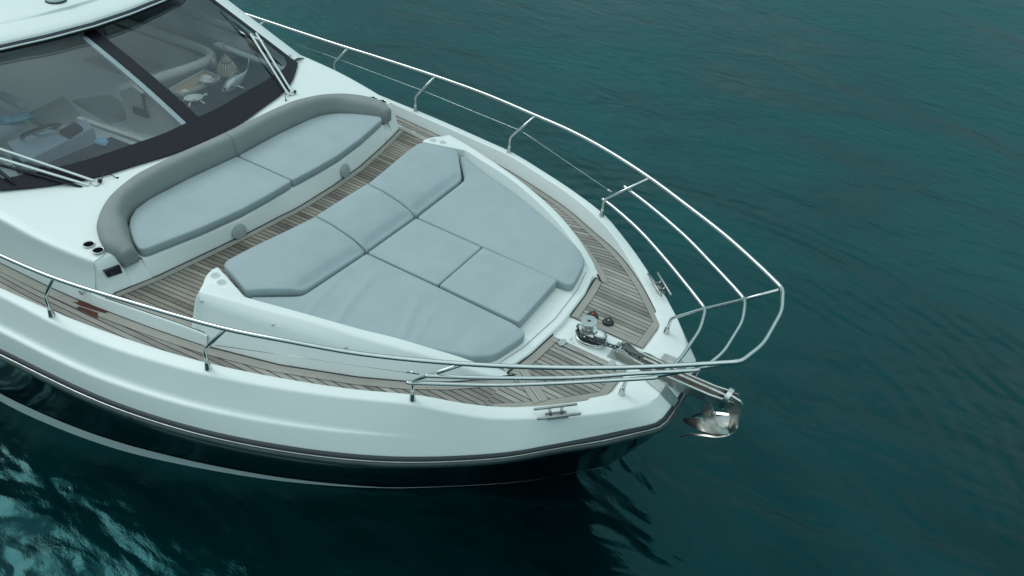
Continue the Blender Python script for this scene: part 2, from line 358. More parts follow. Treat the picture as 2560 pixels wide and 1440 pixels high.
# ---------------------------------------------------------------- white deck moulding under the teak, trench for the roller
g = G()
for s in (1, -1):
    rows = [[], []]
    for x in np.linspace(-8, 2.62, 120):
        rows[0].append((x, s * .118, zside(x) - .012)); rows[1].append((x, s * (TE(x) + .006), zside(x) - .0121))
    g.grid(rows)
    # nose deck
    g.grid([[(2.62, s * .118, 1.824), (2.66, s * .118, 1.842), (2.70, s * .118, 1.845), (2.955, s * .118, 1.8205), (3.0, s * .118, 1.78), (3.075, s * .118, 1.70)]] +
           [[(2.62, s * y, 1.824), (2.65, s * y, 1.842), (2.70 - max(0, y - .4) * .3, s * y, 1.846), (2.953 - max(0, y - .3) * .35, s * y, 1.8215)] + [(2.953 - max(0, y - .3) * .35, s * y, 1.8214)] * 2 for y in (.2, .3, .42, .52)])
    g.grid([[(x, s * .118, 1.842 if x > 2.6 else 1.825) for x in (2.40, 2.6, 2.8, 2.955)] + [(3.075, s * .118, 1.70)], [(x, s * .105, 1.70) for x in (2.45, 2.6, 2.8, 2.955)] + [(3.06, s * .105, 1.66)]])
g.grid([[(2.40, -.118, 1.825), (2.45, -.105, 1.70), (3.06, -.105, 1.66)], [(2.40, .118, 1.825), (2.45, .105, 1.70), (3.06, .105, 1.66)]])
g.grid([[(x, -.118, zside(x) - .0122) for x in (-8, -3, 1.9, 2.40)], [(x, .118, zside(x) - .0122) for x in (-8, -3, 1.9, 2.40)]])
g.make('deck_moulding', GEL, Y, auto=40)
# ---------------------------------------------------------------- teak
PW = .05
def lerp(a, b, t): return a + (b - a) * t
ISt = [(-8, 2.32), (-3.2, 2.24), (-2.76, 2.225), (-2.12, 2.185), (-1.78, 2.155), (-.95, 2.035), (-.42, 1.94), (.25, 1.765), (.88, 1.52), (1.20, 1.355), (1.5, 1.16), (1.80, .89), (1.86, .80)]
ISf = lambda x: float(np.interp(x, [p[0] for p in ISt], [p[1] for p in ISt]))
def gslope(x): return float(np.interp(x, [-8, .6, 1.2, 1.6, 2.0], [-.26 * 0, 0, .10, .16, .19]))
def teak_grid(gg, xs, yi, yo, z, s, dz=0.0, ufn=None, m=6):
    rows = []
    for x in xs:
        a, b = yi(x), yo(x); rows.append([(x, s * lerp(a, b, j / m), z(x) + dz) for j in range(m + 1)])
    n = len(gg.v); gg.grid(rows)
    for k in range(n, len(gg.v)):
        x, y, _ = gg.v[k]; gg.uv[k] = ufn(x, abs(y)) if ufn else ((abs(y) - gslope(x)) / PW, x)
def margin(gg, path, w, z, s=1, dz=.004, seglen=1.1):
    "board of width w on the left of the path"
    P = [np.array(p, float)[:2] for p in path]; n = len(P); rows = []; L = 0; b = len(gg.v); uvs = []
    for i in range(n):
        t = P[min(i + 1, n - 1)] - P[max(i - 1, 0)]; t /= np.linalg.norm(t); nn = np.array([-t[1], t[0]])
        if i: L += np.linalg.norm(P[i] - P[i - 1])
        q = P[i] + nn * w; rows.append([(P[i][0], s * P[i][1], z(P[i][0]) + dz), (q[0], s * q[1], z(q[0]) + dz)]); uvs += [(.0, L), (1.0, L)]
    gg.grid(rows)
    for k, uvv in enumerate(uvs): gg.uv[b + k] = uvv
td = G(); tm = G()
inner_f = lambda x: .155
for s in (1, -1):
    off = -.02 if s < 0 else 0
    # foredeck field
    teak_grid(td, np.linspace(1.86, 2.615, 30), lambda x: .155 - off, lambda x: TE(x), zside, s, ufn=lambda x, y: ((y - .155 - .07 + off) / PW, x))
    # aft edge of the foredeck field along the lid seam (curved)
    # side deck
    GX = np.linspace(-8, 2, 201); GS_ = np.cumsum(np.interp(GX, [-8, -2.4, -1.9, -.4, .1, .6, 1.1, 1.6, 1.9] , [-.02, -.03, -.07, -.085, -.02, .03, .22 if s > 0 else .0, .22 if s > 0 else .0, 0])) * .05; GS_ = GS_ - GS_[-3]
    uS = lambda x, y: ((y - .225 - float(np.interp(x, GX, GS_))) / PW, x)
    teak_grid(td, np.linspace(-7.6, 1.86, 110), lambda x: ISf(x) - .004, lambda x: TE(x), zside, s, ufn=uS)
    # margins: outer edge all the way, nose edge, inner edges
    xo = list(np.linspace(-7.6, 2.615, 110)); path = [(x, TE(x)) for x in xo]
    if s > 0: margin(tm, path[::-1], .07, zside, s)
    else: margin(tm, [p for p in path if p[0] > 1.95][::-1], .07, zside, s)
    ip = [(x, ISf(x)) for x in list(np.linspace(-7.6, 1.70, 90))]
    ip += [(1.78, .915), (1.86, .83), (1.90, .77)] if s > 0 else [(1.80, .90), (1.90, .83)]
    margin(tm, [(p[0], p[1]) for p in ip], .07 if s > 0 else .085, zside, s, dz=.0035)
    margin(tm, [(2.615, .155 - off), (2.615, TE(2.615))], .07, zside, s, dz=.0045)
    margin(tm, [(1.90, .155 - off), (2.615, .155 - off)], .07, zside, s, dz=.003)
    margin(tm, [(1.83, .80), (1.875, .50), (1.90, .155 - off)], .075, zside, s, dz=.005)
# the small triangle between lid seam and side deck is part of the white base; central well deck between sofa and sunpad
def zwell(x): return 1.80 + .035 * np.interp(x, [-1.47, -.65, 2], [0, 1, 1])
wa = [(-1.466, 1.996), (-1.354, 1.564), (-1.24, 1.0), (-1.195, .5), (-1.185, 0.05), (-1.19, -.1), (-1.211, -.265), (-1.235, -.6), (-1.278, -.932), (-1.369, -1.591), (-1.466, -1.996)]
def wax(y): return float(np.interp(y, [-2.08] + [p[1] for p in wa[::-1]] + [2.08], [-1.479] + [p[0] for p in wa[::-1]] + [-1.479]))
tw = G(); rows = []; b = 0
ys = np.linspace(-2.074, 2.074, 130)
for y in ys:
    xf = float(np.interp(abs(y), [1.915, 1.975, 2.075], [-.45, -.89, -1.47]))
    rows.append([(lerp(wax(y), xf, j / 5), y, zwell(lerp(wax(y), xf, j / 5))) for j in range(6)])
tw.grid(rows)
for k in range(b, len(tw.v)):
    x, y, _ = tw.v[k]; tw.uv[k] = ((abs(y) + .025 + .075 * (x + .8) * min(1, max(0, (abs(y) - .06) / 1.2))) / PW, x)
margin(tm, [(wax(y), y) for y in np.linspace(1.985, -1.985, 60)], .065, zwell, 1, dz=.004)
for s in (1, -1):
    P_ = [(-1.475, s * 2.07), (-1.2, s * 2.025), (-.89, s * 1.972), (-.49, s * 1.912)]
    margin(tm, P_ if s < 0 else P_[::-1], .065, zwell, 1, dz=.0055)
tdo = td.make('teak_decking', TEAK, Y, smooth=False, uv=True); wo = tw.make('well_teak', TEAKW, Y, smooth=False, uv=True); wo['label'] = 'darker, browner teak planks between sofa and sunpad'
tm.make('margin_boards', TEAKB, tdo, smooth=False, uv=True)
# raised well floor moulding: white riser between side deck and well
g = G()
for s in (1, -1):
    top = [(-1.60, s * 2.10), (-1.48, s * 2.086), (-.89, s * 1.988), (-.45, s * 1.920)]
    o_, t1, t2, t3 = [], [], [], []
    for x in np.linspace(-1.62, -.40, 24):
        yt = np.interp(x, [p[0] for p in top], [abs(p[1]) for p in top]); zz = zwell(x)
        o_.append((x, s * max(ISf(x) + .003, yt + .012), zside(x) - .004)); t1.append((x, s * yt, zz + .003)); t2.append((x, s * (yt - .014), zz + .0025)); t3.append((x, s * (yt - .014), zz - .03))
    g.grid(rloft([[np.array(p) for p in q] for q in (o_, t1, t2, t3)], [.015, .006]))
g.grid([[(-1.7, y, 1.79), (-.3, y, 1.815)] for y in (-1.88, 1.88)])
g.make('well_floor', GEL, Y, auto=50)
# dark caulk seams where teak meets the white mouldings
sm = G()
def seam(path, z, s=1, r=.006): sm.tube([(p[0], s * p[1], z(p[0]) + .004) for p in path], r, 6)
for s in (1, -1):
    seam([(x, ISf(x) - .002) for x in np.linspace(-7.6, 1.80, 80)], zside, s)
    seam([(x, TE(x)) for x in np.linspace(-7.6, 2.61, 100)], zside, s, .005)
    seam([(1.815, .86), (1.90, .775), (1.825, .80)], zside, s, .009)
    seam([(1.825, .80), (1.868, .50), (1.895, .16)], zside, s, .010)
seam([(wax(y) - .004, y) for y in np.linspace(1.99, -1.99, 60)], zwell, 1, .007)
sm.make('caulk_seam', BLACK, tdo)
# bare red patches of teak
def patch(pts, z, s, fn):
    bp_ = G(); b = len(bp_.v); bp_.poly([(x, y, z(x) + .0075) for x, y in pts])
    for k in range(b, len(bp_.v)): bp_.uv[k] = fn(bp_.v[k][0], abs(bp_.v[k][1]))
    bp_.make('bare_teak_patch', TEAKR, tdo, smooth=False, uv=True)
z7 = lambda x, y: at(x / 4.5, 640 + y / 4.5, z=1.708)[:2]
patch([z7(*p) for p in [(805, 495), (860, 505), (885, 485), (980, 490), (1050, 530), (1225, 615), (1180, 632), (1040, 590), (900, 545)]], zside, -1, lambda x, y: (3.5 + (y - 2.0) * 2, x))
patch([z7(*p) for p in [(850, 572), (885, 552), (1000, 590), (1100, 630), (1090, 690), (1000, 645), (930, 610)]], zside, -1, lambda x, y: (3.5 + (y - 2.0) * 2, x))
z9 = lambda x, y: at(900 + x / 10.285, 220 + y / 10.285, z=1.70)[:2]
patch([z9(*p) for p in [(980, 1030), (1060, 1045), (1180, 1100), (1270, 1095), (1240, 1160), (1110, 1110), (1000, 1070)]], zside, 1, lambda x, y: (3.5 + (y - 2.0) * 2, x))
# deck filler cap on the port side
c = at(900 + 1345 / 10.285, 220 + 1150 / 10.285, z=1.715)
G().lathe([(.001, .0), (.048, 0), (.05, .008), (.044, .014), (.03, .012), (.028, .008), (.001, .008)][::-1], (c[0], c[1], 1.70), seg=24).make('deck_filler_cap', STEEL, Y, auto=40)
# ---------------------------------------------------------------- coachroof with sofa base
CRt = [(-8, 2.26, 2.16), (-4.5, 2.24, 2.20), (-3.2, 2.19, 2.20), (-2.55, 2.155, 2.18), (-2.18, 2.125, 2.15), (-1.80, 2.065, 2.125), (-1.59, 2.02, 2.112)]
fx = np.linspace(-8, -1.59, 60); CR = curve(CRt)
g = G()
def wscr_x(y): return float(np.interp(abs(y), [0, .4, .85, 1.2, 1.48, 1.7, 1.93, 2.1], [-2.38, -2.39, -2.49, -2.57, -2.69, -2.83, -3.0, -3.3]))
for s in (1, -1):
    c0, c1, c2, c3 = [], [], [], []
    for x in fx:
        y, z = CR(x); zz = zside(x)
        c0.append((x, y - .10, z + .004)); c1.append((x, y, z)); c2.append((x - .0, y + .012, z - .13)); c3.append((x + .0, ISf(x) + .0, zz - .01))
    rows = rloft([[np.array((p[0], s * p[1], p[2])) for p in q] for q in (c0, c1, c2, c3)], [.03, .06]); g.grid(rows)
# front corner blocks + seat front face : profile swept along y
def seatx(y): return float(np.interp(abs(y), [0, .68, 1.13, 1.65, 1.72], [-1.273, -1.262, -1.33, -1.44, -1.47]))
def blockx(y): return float(np.interp(abs(y), [1.66, 2.02], [-1.51, -1.59]))
ya = np.linspace(-1.665, 1.665, 60)
g.grid([[(-2.25, y, 2.0) for y in ya], [(seatx(y) - .015, y, 2.0) for y in ya], [(seatx(y), y, 1.993) for y in ya], [(seatx(y) + .008, y, 1.98) for y in ya],
        [(wax(y) - .016, y, 1.82) for y in ya], [(wax(y) - .004, y, 1.79) for y in ya]])
for s in (1, -1):
    # high block outboard of the backrest end: top, front face, outer side blending into the roof side
    fr = lambda y, z: (lerp(blockx(y), wax(min(y, 1.98)) - .006, (2.112 - z) / .32), y, z)
    R_ = []; top_ = 2.108
    ysd = lambda z: float(np.interp(z, [1.79, 1.98, 2.108], [1.995, 2.012, 2.014]))
    for q in np.linspace(0, 1, 7):
        row = [(-1.90, s * lerp(1.83, 1.95, q), 2.128)]
        for z in (2.109, 2.106, 2.085, 2.03, 1.98, 1.88, 1.79):
            y = lerp(1.83, ysd(z), q); t = min(1, (2.108 - z) / .318) if z < 2.1 else 0; x = lerp(blockx(y), wax(y) - .004, t); x -= {2.109: .035, 2.106: .010}.get(z, 0); row.append((x, s * y, z))
        R_.append(row)
    g.grid(R_)
    e = R_[-1]; sd = [(-1.62, s * 2.024, 2.112), (-1.62, s * 2.026, 2.10), (-1.62, s * 2.03, 2.085), (-1.62, s * 2.034, 2.03), (-1.62, s * 2.04, 1.98), (-1.62, s * 2.075, 1.84), (-1.62, s * 2.12, 1.70)]
    g.grid([e[1:] + [(-1.45, s * 2.09, 1.70)], sd + [(-1.60, s * 2.13, 1.67)]])
    g.grid([[(p[0], p[1], p[2]) for p in R_[0]], [(p[0] - .0, p[1], 1.79) for p in R_[0]]])
    # low seat corner in front of the backrest end
    g.grid([[(-2.1, s * y, 1.978), (lerp(seatx(1.66), blockx(1.84), (y - 1.655) / .185) - .02, s * y, 1.978), (lerp(seatx(1.66), blockx(1.84), (y - 1.655) / .185) - .003, s * y, 1.965), (wax(y) - .010, s * y, 1.82), (wax(y) - .004, s * y, 1.79)] for y in np.linspace(1.655, 1.835, 6)])
# top skin (between backrest recess and windscreen)
def brx(y): return float(np.interp(abs(y), [0, .6, 1.1, 1.4, 1.58, 1.70, 1.80, 1.88, 2.2], [-2.10, -2.14, -2.09, -2.0, -1.93, -1.82, -1.72, -1.60, -1.58]))
rows = []
for y in np.linspace(-2.10, 2.10, 71):
    ye = abs(y); x0 = max(-3.25, wscr_x(y) - .05) if ye < 1.94 else -3.25; x1 = brx(y)
    rw = []
    for j in range(15):
        t = j / 14; x = lerp(x0, x1, t); yc, zc = CR(x); k = min(1, ye / (yc - .09))
        rw.append((x, math.copysign(min(ye, yc - .09), y) if y else 0, 2.178 + (zc + .004 - 2.178) * k ** 3 - .03 * np.interp(x, [-2.6, -1.6], [0, 1]) * (1 - k)))
    rows.append(rw)
g.grid(rows)
coach = g.make('coachroof', GEL, Y, auto=38)
# corner fillet strip in front of top skin on the blocks
for s in (1, -1): pass
# ---- sofa base fittings
def disc(name, c, n, r, mat, parent, h=.006, rim=.0, seg=24):
    return G().lathe([(.0005, h), (r - .004, h), (r, h * .5), (r, -.01)][::1], c, n, seg).make(name, mat, parent, auto=40)
PIT = simple('cup_well_black', (.004, .004, .006), .9, var=.1, spec=.05)
SPK = simple('speaker_grille', (.36, .40, .40), .6, var=.1, scale=300)
for s in (1, -1):
    G().lathe([(.001, .003), (.074, .003), (.077, .001), (.078, -.01)], (seatx(.75) + .008 + (wax(s * .75) - .016 - seatx(.75) - .008) * .61 + .020, s * .75, 1.882), ((.16, s * .022, .045)), 28).make('speaker', SPK, coach)
    for yy, in ((1.168,), (.40,)):
        x = wax(s * yy) - .035 - .02; G().lathe([(.001, .022), (.006, .022), (.008, .012), (.004, .010), (.004, -.01)], (x + .0, s * yy, 1.87), (1, 0, .3), 12).make('cushion_stud', STEEL, coach)
    for (x, y, z) in ((-1.498, 1.842, 1.875), (-1.56, 1.862, 2.06)):
        G().lathe([(.001, .005), (.008, .004), (.009, -.01)], (x + .012, s * y, z), (1, 0, .3), 10).make('screw', STEEL2, coach)
def cup(name, c, r, mat_rim, mat_in, parent):
    o = G().lathe([(r * .98, -.003), (r * 1.12, .001), (r * 1.10, .006), (r * .95, .006), (r * .9, 0)], c, (0, 0, 1), 28).make(name, mat_rim, parent)
    G().lathe([(r * .97, .003), (r * .9, .0035), (r * .5, .0036), (.001, .0037)], c, (0, 0, 1), 28).make('cup_well', mat_in, o)
    return o
for s in (1, -1):
    for (x, y) in ((-1.791, 1.906), (-1.658, 1.913)): cup('cup_holder', (x, s * y, 2.138), .045, STEEL, PIT, coach)
    for (x, y) in ((-2.437, .98), (-2.612, 1.557)): G().lathe([(.001, .004), (.007, .003), (.008, -.01)], (x, s * y, 2.172), (0, 0, 1), 10).make('screw', STEEL2, coach)
# stereo panel on the starboard block
a = at(258, 674, x=-1.53); b = at(296, 660, x=-1.53); cpt = (a + b) / 2
rotp = np.array([[math.cos(.18), 0, math.sin(.30)], [0, 1, 0], [-math.sin(.30), 0, math.cos(.30)]])
pq = [at(258, 677, x=-1.535), at(296, 661, x=-1.517), at(303, 680, x=-1.507), at(267, 692, x=-1.525)]
nrm = np.cross(pq[1] - pq[0], pq[3] - pq[0]); nrm /= np.linalg.norm(nrm); nrm *= (1 if nrm[0] > 0 else -1)
G().grid([[p + nrm * -.03 for p in pq + pq[:1]], [p + nrm * .022 for p in pq + pq[:1]]]).poly([p + nrm * .022 for p in pq]).make('stereo_panel', BLACK, coach, smooth=False)
cc = pq[3] * .68 + pq[1] * .32; G().lathe([(.001, .034), (.012, .032), (.013, .020)], cc, nrm, 14).make('volume_knob', RUBBER, coach)
G().lathe([(.014, .0), (.022, .002), (.024, -.01)], (-1.70, -2.145, 1.80), (0, -1, .1), 14).make('deck_light', STEEL2, coach)
# ---------------------------------------------------------------- sunpad base
aIn = [(-.6, 1.64, 2.13), (-.25, 1.602, 2.13), (0, 1.537, 2.128), (.25, 1.471, 2.128), (.5, 1.40, 2.12), (.75, 1.314, 2.10), (1, 1.211, 2.075), (1.25, 1.106, 2.03), (1.5, .985, 1.965), (1.7, .875, 1.885), (1.84, .79, 1.825)]
aOut = [(-.6, 1.782, 2.13), (-.25, 1.690, 2.138), (0, 1.622, 2.132), (.25, 1.547, 2.13), (.5, 1.474, 2.118), (.75, 1.40, 2.092), (1, 1.310, 2.065), (1.25, 1.203, 2.025), (1.5, 1.08, 1.962), (1.7, .965, 1.885), (1.86, .84, 1.815)]
aC2 = [(-.6, 1.828, 2.08), (-.25, 1.762, 2.08), (0, 1.70, 2.07), (.25, 1.632, 2.06), (.5, 1.561, 2.04), (.75, 1.475, 2.01), (1, 1.375, 1.985), (1.25, 1.25, 1.955), (1.5, 1.11, 1.905), (1.7, .985, 1.86), (1.865, .842, 1.808)]
fI, fO, f2 = curve(aIn), curve(aOut), curve(aC2); xs = np.linspace(-.585, 1.845, 50)
g = G()
def ledge(x): return float(np.interp(x, [-.6, 1.5, 1.9], [1.86, 1.87, 1.835]))
for s in (1, -1):
    cs = [[], [], [], [], []]
    for x in xs:
        yi, zi = fI(x); yo, zo = fO(x); y2, z2 = f2(x)
        cs[0].append((x, yi - .05, min(ledge(x), zi - .01))); cs[1].append((x, yi, zi)); cs[2].append((x, yo, zo)); cs[3].append((x, y2, z2)); cs[4].append((x + .005, ISf(x) - .004, zside(x) - .01))
    g.grid([[(p[0], s * p[1], p[2]) for p in r] for r in rloft([[np.array(p) for p in c] for c in cs], [.012, .02, .05])])
    # tip closure
    e = [c[-1] for c in cs]; g.poly([(p[0], s * p[1], p[2]) for p in e] + [(e[0][0], s * e[0][1], 1.80)])
    # rear block with the cup holders
    blk = [at(u, v, z=2.125)[:2] for u, v in [(547.5, 669), (542.5, 667), (530, 673), (517.5, 685), (511, 696), (507, 709), (497, 727)]]
    blk = [(p[0], abs(p[1])) for p in blk]
    dense = resamp([np.array((*p, 0.)) for p in blk], 22)
    inn = [(-.262, 1.597), (-.30, 1.56)]
    poly = [(p[0], p[1]) for p in dense] + [(-.40, 1.745), (-.25, 1.692), (-.25, 1.60)]
    poly = [(x, s * y) for x, y in poly]
    g.prism(poly, 1.80, 2.127, .012)
    # rear wall below the block
    w = [(-.585, 1.782, 2.127), (-.56, 1.84, 2.08), (-.50, 1.955, 1.72)]
    g.grid([[(p[0] + .002, s * p[1], p[2]) for p in w], [(-.45, s * 1.70, 2.12), (-.45, s * 1.72, 2.06), (-.45, s * 1.75, 1.72)]])
# pad deck, rear wall, front ledge
yl = np.linspace(-1, 1, 41)
def ffx(y): return float(np.interp(abs(y), [0, .5, .8], [1.90, 1.865, 1.80]))
g.grid([[(-.42, 1.55 * q, 1.82) for q in yl], [(-.44, 1.55 * q, 1.97) for q in yl], [(-.40, 1.55 * q, 2.0) for q in yl], [(-.05, 1.50 * q, 1.90) for q in yl], [(.6, 1.34 * q, 1.885) for q in yl], [(1.2, 1.09 * q, 1.885) for q in yl],
        [(1.66, .86 * q, 1.878) for q in yl], [(ffx(.8 * q) - .02, .80 * q, 1.862) for q in yl], [(ffx(.8 * q) - .005, .80 * q, 1.857) for q in yl], [(ffx(.8 * q) + .004, .80 * q, 1.845) for q in yl], [(ffx(.8 * q) + .008, .80 * q, 1.80) for q in yl]])
sun = g.make('sunpad_base', GEL, Y, auto=42)
G().tube([(ffx(.78 * q) - .075, .78 * q, 1.8715) for q in yl], .002, 6).make('locker_seam', BLACK, sun)
for s in (1, -1):
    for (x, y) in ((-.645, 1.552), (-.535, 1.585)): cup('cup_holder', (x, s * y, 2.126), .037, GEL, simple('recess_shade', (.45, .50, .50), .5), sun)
    for x in (-.52, .12, .72):
        y2, z2 = f2(x); G().lathe([(.001, .005), (.009, .004), (.010, -.01)], (x, s * (y2 + .004), z2 + .0), (0, s * 1, .5), 10).make('screw', STEEL2, sun)
    G().lathe([(.001, .004), (.008, .003), (.009, -.01)], (1.762, s * .914, 1.852), (0, s, .8), 10).make('screw', STEEL2, sun)
# ---------------------------------------------------------------- cushions
def cushion(name, outline, thick, mat, label, group, r=.02, puff=.010, n=150, flare=0.0, folds=None, zfun=None):
    O = resamp([np.array(p, float) for p in outline] + [np.array(outline[0], float)], n, closed=True)
    # soften the corners a little
    for _ in range(1): O = [(O[i - 1] + 2 * O[i] + O[(i + 1) % n]) / 4 for i in range(n)]
    xy = [(p[0], p[1]) for p in O]; zt = [p[2] for p in O]; c = np.mean([p[:2] for p in O], 0)
    def ring(d, dz, pz=1):
        q = inset(xy, d) if d else [np.array(p) for p in xy]; return [(q[i][0], q[i][1], zt[i] + dz) for i in range(n)]
    rows = [ring(.03, -thick), ring(.008, -thick + .012), ring(flare, -thick * .6), ring(0, -r), ring(r * .12, -r * .5), ring(r * .42, -r * .15), ring(r, 0)]
    base = inset(xy, r); 
    gg = G(); gg.grid(rows, closed=True); gg.f.append(tuple(range(n)))
    from mathutils.geometry import delaunay_2d_cdt
    B = np.array(base); m0 = (len(rows) - 1) * n; x0, y0 = B.min(0); x1, y1 = B.max(0); hh = .035; pts = []
    e1 = np.roll(B, -1, 0) - B; l2 = (e1 ** 2).sum(1) + 1e-12
    def dist(p):
        t = np.clip(((p - B) * e1).sum(1) / l2, 0, 1); return float(np.sqrt((((B + e1 * t[:, None]) - p) ** 2).sum(1).min()))
    def inside(p):
        c_ = False; q = np.roll(B, -1, 0)
        for (ax, ay), (bx, by) in zip(B, q):
            if (ay > p[1]) != (by > p[1]) and p[0] < (bx - ax) * (p[1] - ay) / (by - ay) + ax: c_ = not c_
        return c_
    iy = 0; yy = y0 + hh * .5
    while yy < y1:
        xx = x0 + (hh * .5 if iy % 2 else 0)
        while xx < x1:
            p = np.array((xx, yy))
            if inside(p) and dist(p) > hh * .5: pts.append(p)
            xx += hh
        yy += hh * .87; iy += 1
    allp = [Vector(p) for p in B] + [Vector(p) for p in pts]
    vo, eo, fo, ov, oe, of_ = delaunay_2d_cdt(allp, [(i, (i + 1) % n) for i in range(n)], [list(range(n))], 1, 1e-6)
    zz = np.array([p[2] for p in O])
    def zat(p):
        if zfun: return float(np.mean([zfun(p[0] + d, p[1] + e) for d, e in ((0, 0), (.05, 0), (-.05, 0), (.025, .04), (-.025, -.04), (.025, -.04), (-.025, .04))]))
        return float(zz.mean())
    idx = []
    for k, v_ in enumerate(vo):
        src = [j for j in ov[k] if j < n]
        if src: idx.append(m0 + src[0]); continue
        p = np.array(v_); d = dist(p); zb_r = zt[int(np.argmin(((B - p) ** 2).sum(1)))]
        w_ = min(1, d / .07); w_ = w_ * w_ * (3 - 2 * w_); z = zb_r * (1 - w_) + zat(p) * w_ + puff * (1 - math.exp(-d / .06))
        if folds: z += folds(p[0], p[1]) * min(1, d / .03 + .3)
        idx.append(len(gg.v)); gg.v.append((p[0], p[1], z)); gg.uv.append((0, 0))
    for f_ in fo: gg.f.append(tuple(idx[j] for j in f_))
    o = gg.make(name, mat, None)
    # origin at the base centre
    return tag(o, label, 'cushion', group)
GP = 'cushions of the bow sunpad'
zb = lambda x: float(np.interp(x, [-.75, -.60, -.40, -.20, -.05, .0], [2.135, 2.142, 2.13, 2.09, 2.04, 2.0]))
zbo = lambda x, y: zb(x) + (np.interp(abs(y), [.4, 1.2, 1.5], [0, .045, .06]) * np.interp(x, [-.6, -.3, 0], [.1, .3, 1]))
def bo(pts): return [(x, y, zbo(x, y)) for x, y in pts]
def dens(pts, m=10):
    out = []
    for i in range(len(pts)):
        a, b = pts[i], pts[(i + 1) % len(pts)]
        for k in range(m): out.append((lerp(a[0], b[0], k / m), lerp(a[1], b[1], k / m)))
    return out
ga = .004
cushion('sunpad_back_cushion', bo(dens([(-.605, -.378 + ga), (-.005, -.374 + ga), (-.005, .374 - ga), (-.605, .378 - ga), (-.612, 0)])), .12, FAB, 'middle one of the three raised headrest cushions of the sunpad', GP, zfun=zbo, puff=.006)
outl = lambda s: bo([(x, s * y) for x, y in dens([(-.60, .383), (-.64, .70), (-.70, 1.10), (-.722, 1.36), (-.69, 1.42), (-.30, 1.54), (-.27, 1.50), (-.02, 1.21), (-.005, 1.16), (-.005, .383)], 6)])
cushion('sunpad_back_cushion', outl(1), .12, FAB, 'raised headrest cushion of the sunpad at the far end, by the far rail', GP, zfun=zbo, puff=.006)
cushion('sunpad_back_cushion', outl(-1), .12, FAB, 'raised headrest cushion of the sunpad at the near end, by the near rail', GP, zfun=zbo, puff=.006)
def zs_(x, y):
    t = max(0, abs(y) - .38)
    return float(np.interp(x, [-.3, 0, .35, .8, 1.2, 1.6, 1.76], [2.0, 1.99, 1.985, 1.985, 1.985, 1.975, 1.955]) + np.interp(t, [0, .3, 1.2], [0, .01, .05]) * np.interp(x, [-.3, 0, .5, 1.2, 1.7], [1.55, 1.0, .75, .5, 0]))
def side(s):
    p = [(.01, .383), (.80, .378), (1.62, .376), (1.745, .395), (1.765, .44), (1.735, .62), (1.70, .78), (1.66, .845), (1.56, .94), (1.45, .985)]
    p += [(x, fI(x)[0] - .03) for x in (1.3, 1.1, .9, .7, .5, .3, .1)] + [(-.08, 1.53), (-.20, 1.572), (-.26, 1.575), (-.27, 1.52), (0.0, 1.235), (.01, 1.17)]
    return [(x, s * y, zs_(x, y)) for x, y in p]
cushion('sunpad_cushion', side(1), .10, FAB, 'long smooth side cushion of the sunpad on the far side, next to the far rail', GP, zfun=zs_, r=.024)
def folds(x, y):
    h = 0
    for (cx, sl, a, w) in ((.12, .35, .006, .022), (.38, .45, .008, .03), (.95, .75, .007, .028), (1.08, .45, .005, .022), (1.42, .3, -.005, .08)):
        d = (x - cx) - .6 * sl * (-y - 1.0) - .15 * (-y - 1) ** 2; h += 2.1 * a * math.exp(-(d / w) ** 2) * np.interp(-y, [.45, .75, 1.1], [0, 1, 1])
    return h
cushion('sunpad_cushion', side(-1), .10, FAB, 'long creased side cushion of the sunpad on the near side', GP, zfun=zs_, r=.024, folds=folds, n=200)
zm = lambda x, y: 1.988
cushion('sunpad_cushion', [(x, y, 1.988) for x, y in [(.012, -.370), (.81, -.362), (.80, .362), (.012, .370)]], .10, FAB, 'square middle cushion of the sunpad just ahead of the headrests', GP, zfun=zm, r=.016, puff=.006)
cushion('sunpad_cushion', [(x, y, 1.992) for x, y in [(.822, -.362), (1.66, -.362), (1.635, .362), (.812, .362)]], .11, FAB, 'square middle cushion of the sunpad nearest the anchor winch', GP, zfun=lambda x, y: 1.992, r=.016, puff=.006)
# sofa seats
GS = 'cushions of the bow sofa'
def seat(s):
    p = [(-1.262, .006), (-1.252, .35), (-1.258, .68), (-1.315, 1.12), (-1.425, 1.63), (-1.47, 1.665), (-1.60, 1.615), (-1.70, 1.562), (-1.80, 1.50), (-1.90, 1.42), (-2.0, 1.28), (-2.045, 1.08), (-2.06, .6), (-2.03, .006)]
    return [(x, s * y, 2.10) for x, y in p]
cushion('sofa_seat_cushion', seat(1), .10, FAB, 'pale seat cushion on the far half of the curved bow sofa', GS, r=.018, puff=.010)
cushion('sofa_seat_cushion', seat(-1), .10, FAB, 'pale seat cushion on the near half of the curved bow sofa', GS, r=.018, puff=.010)
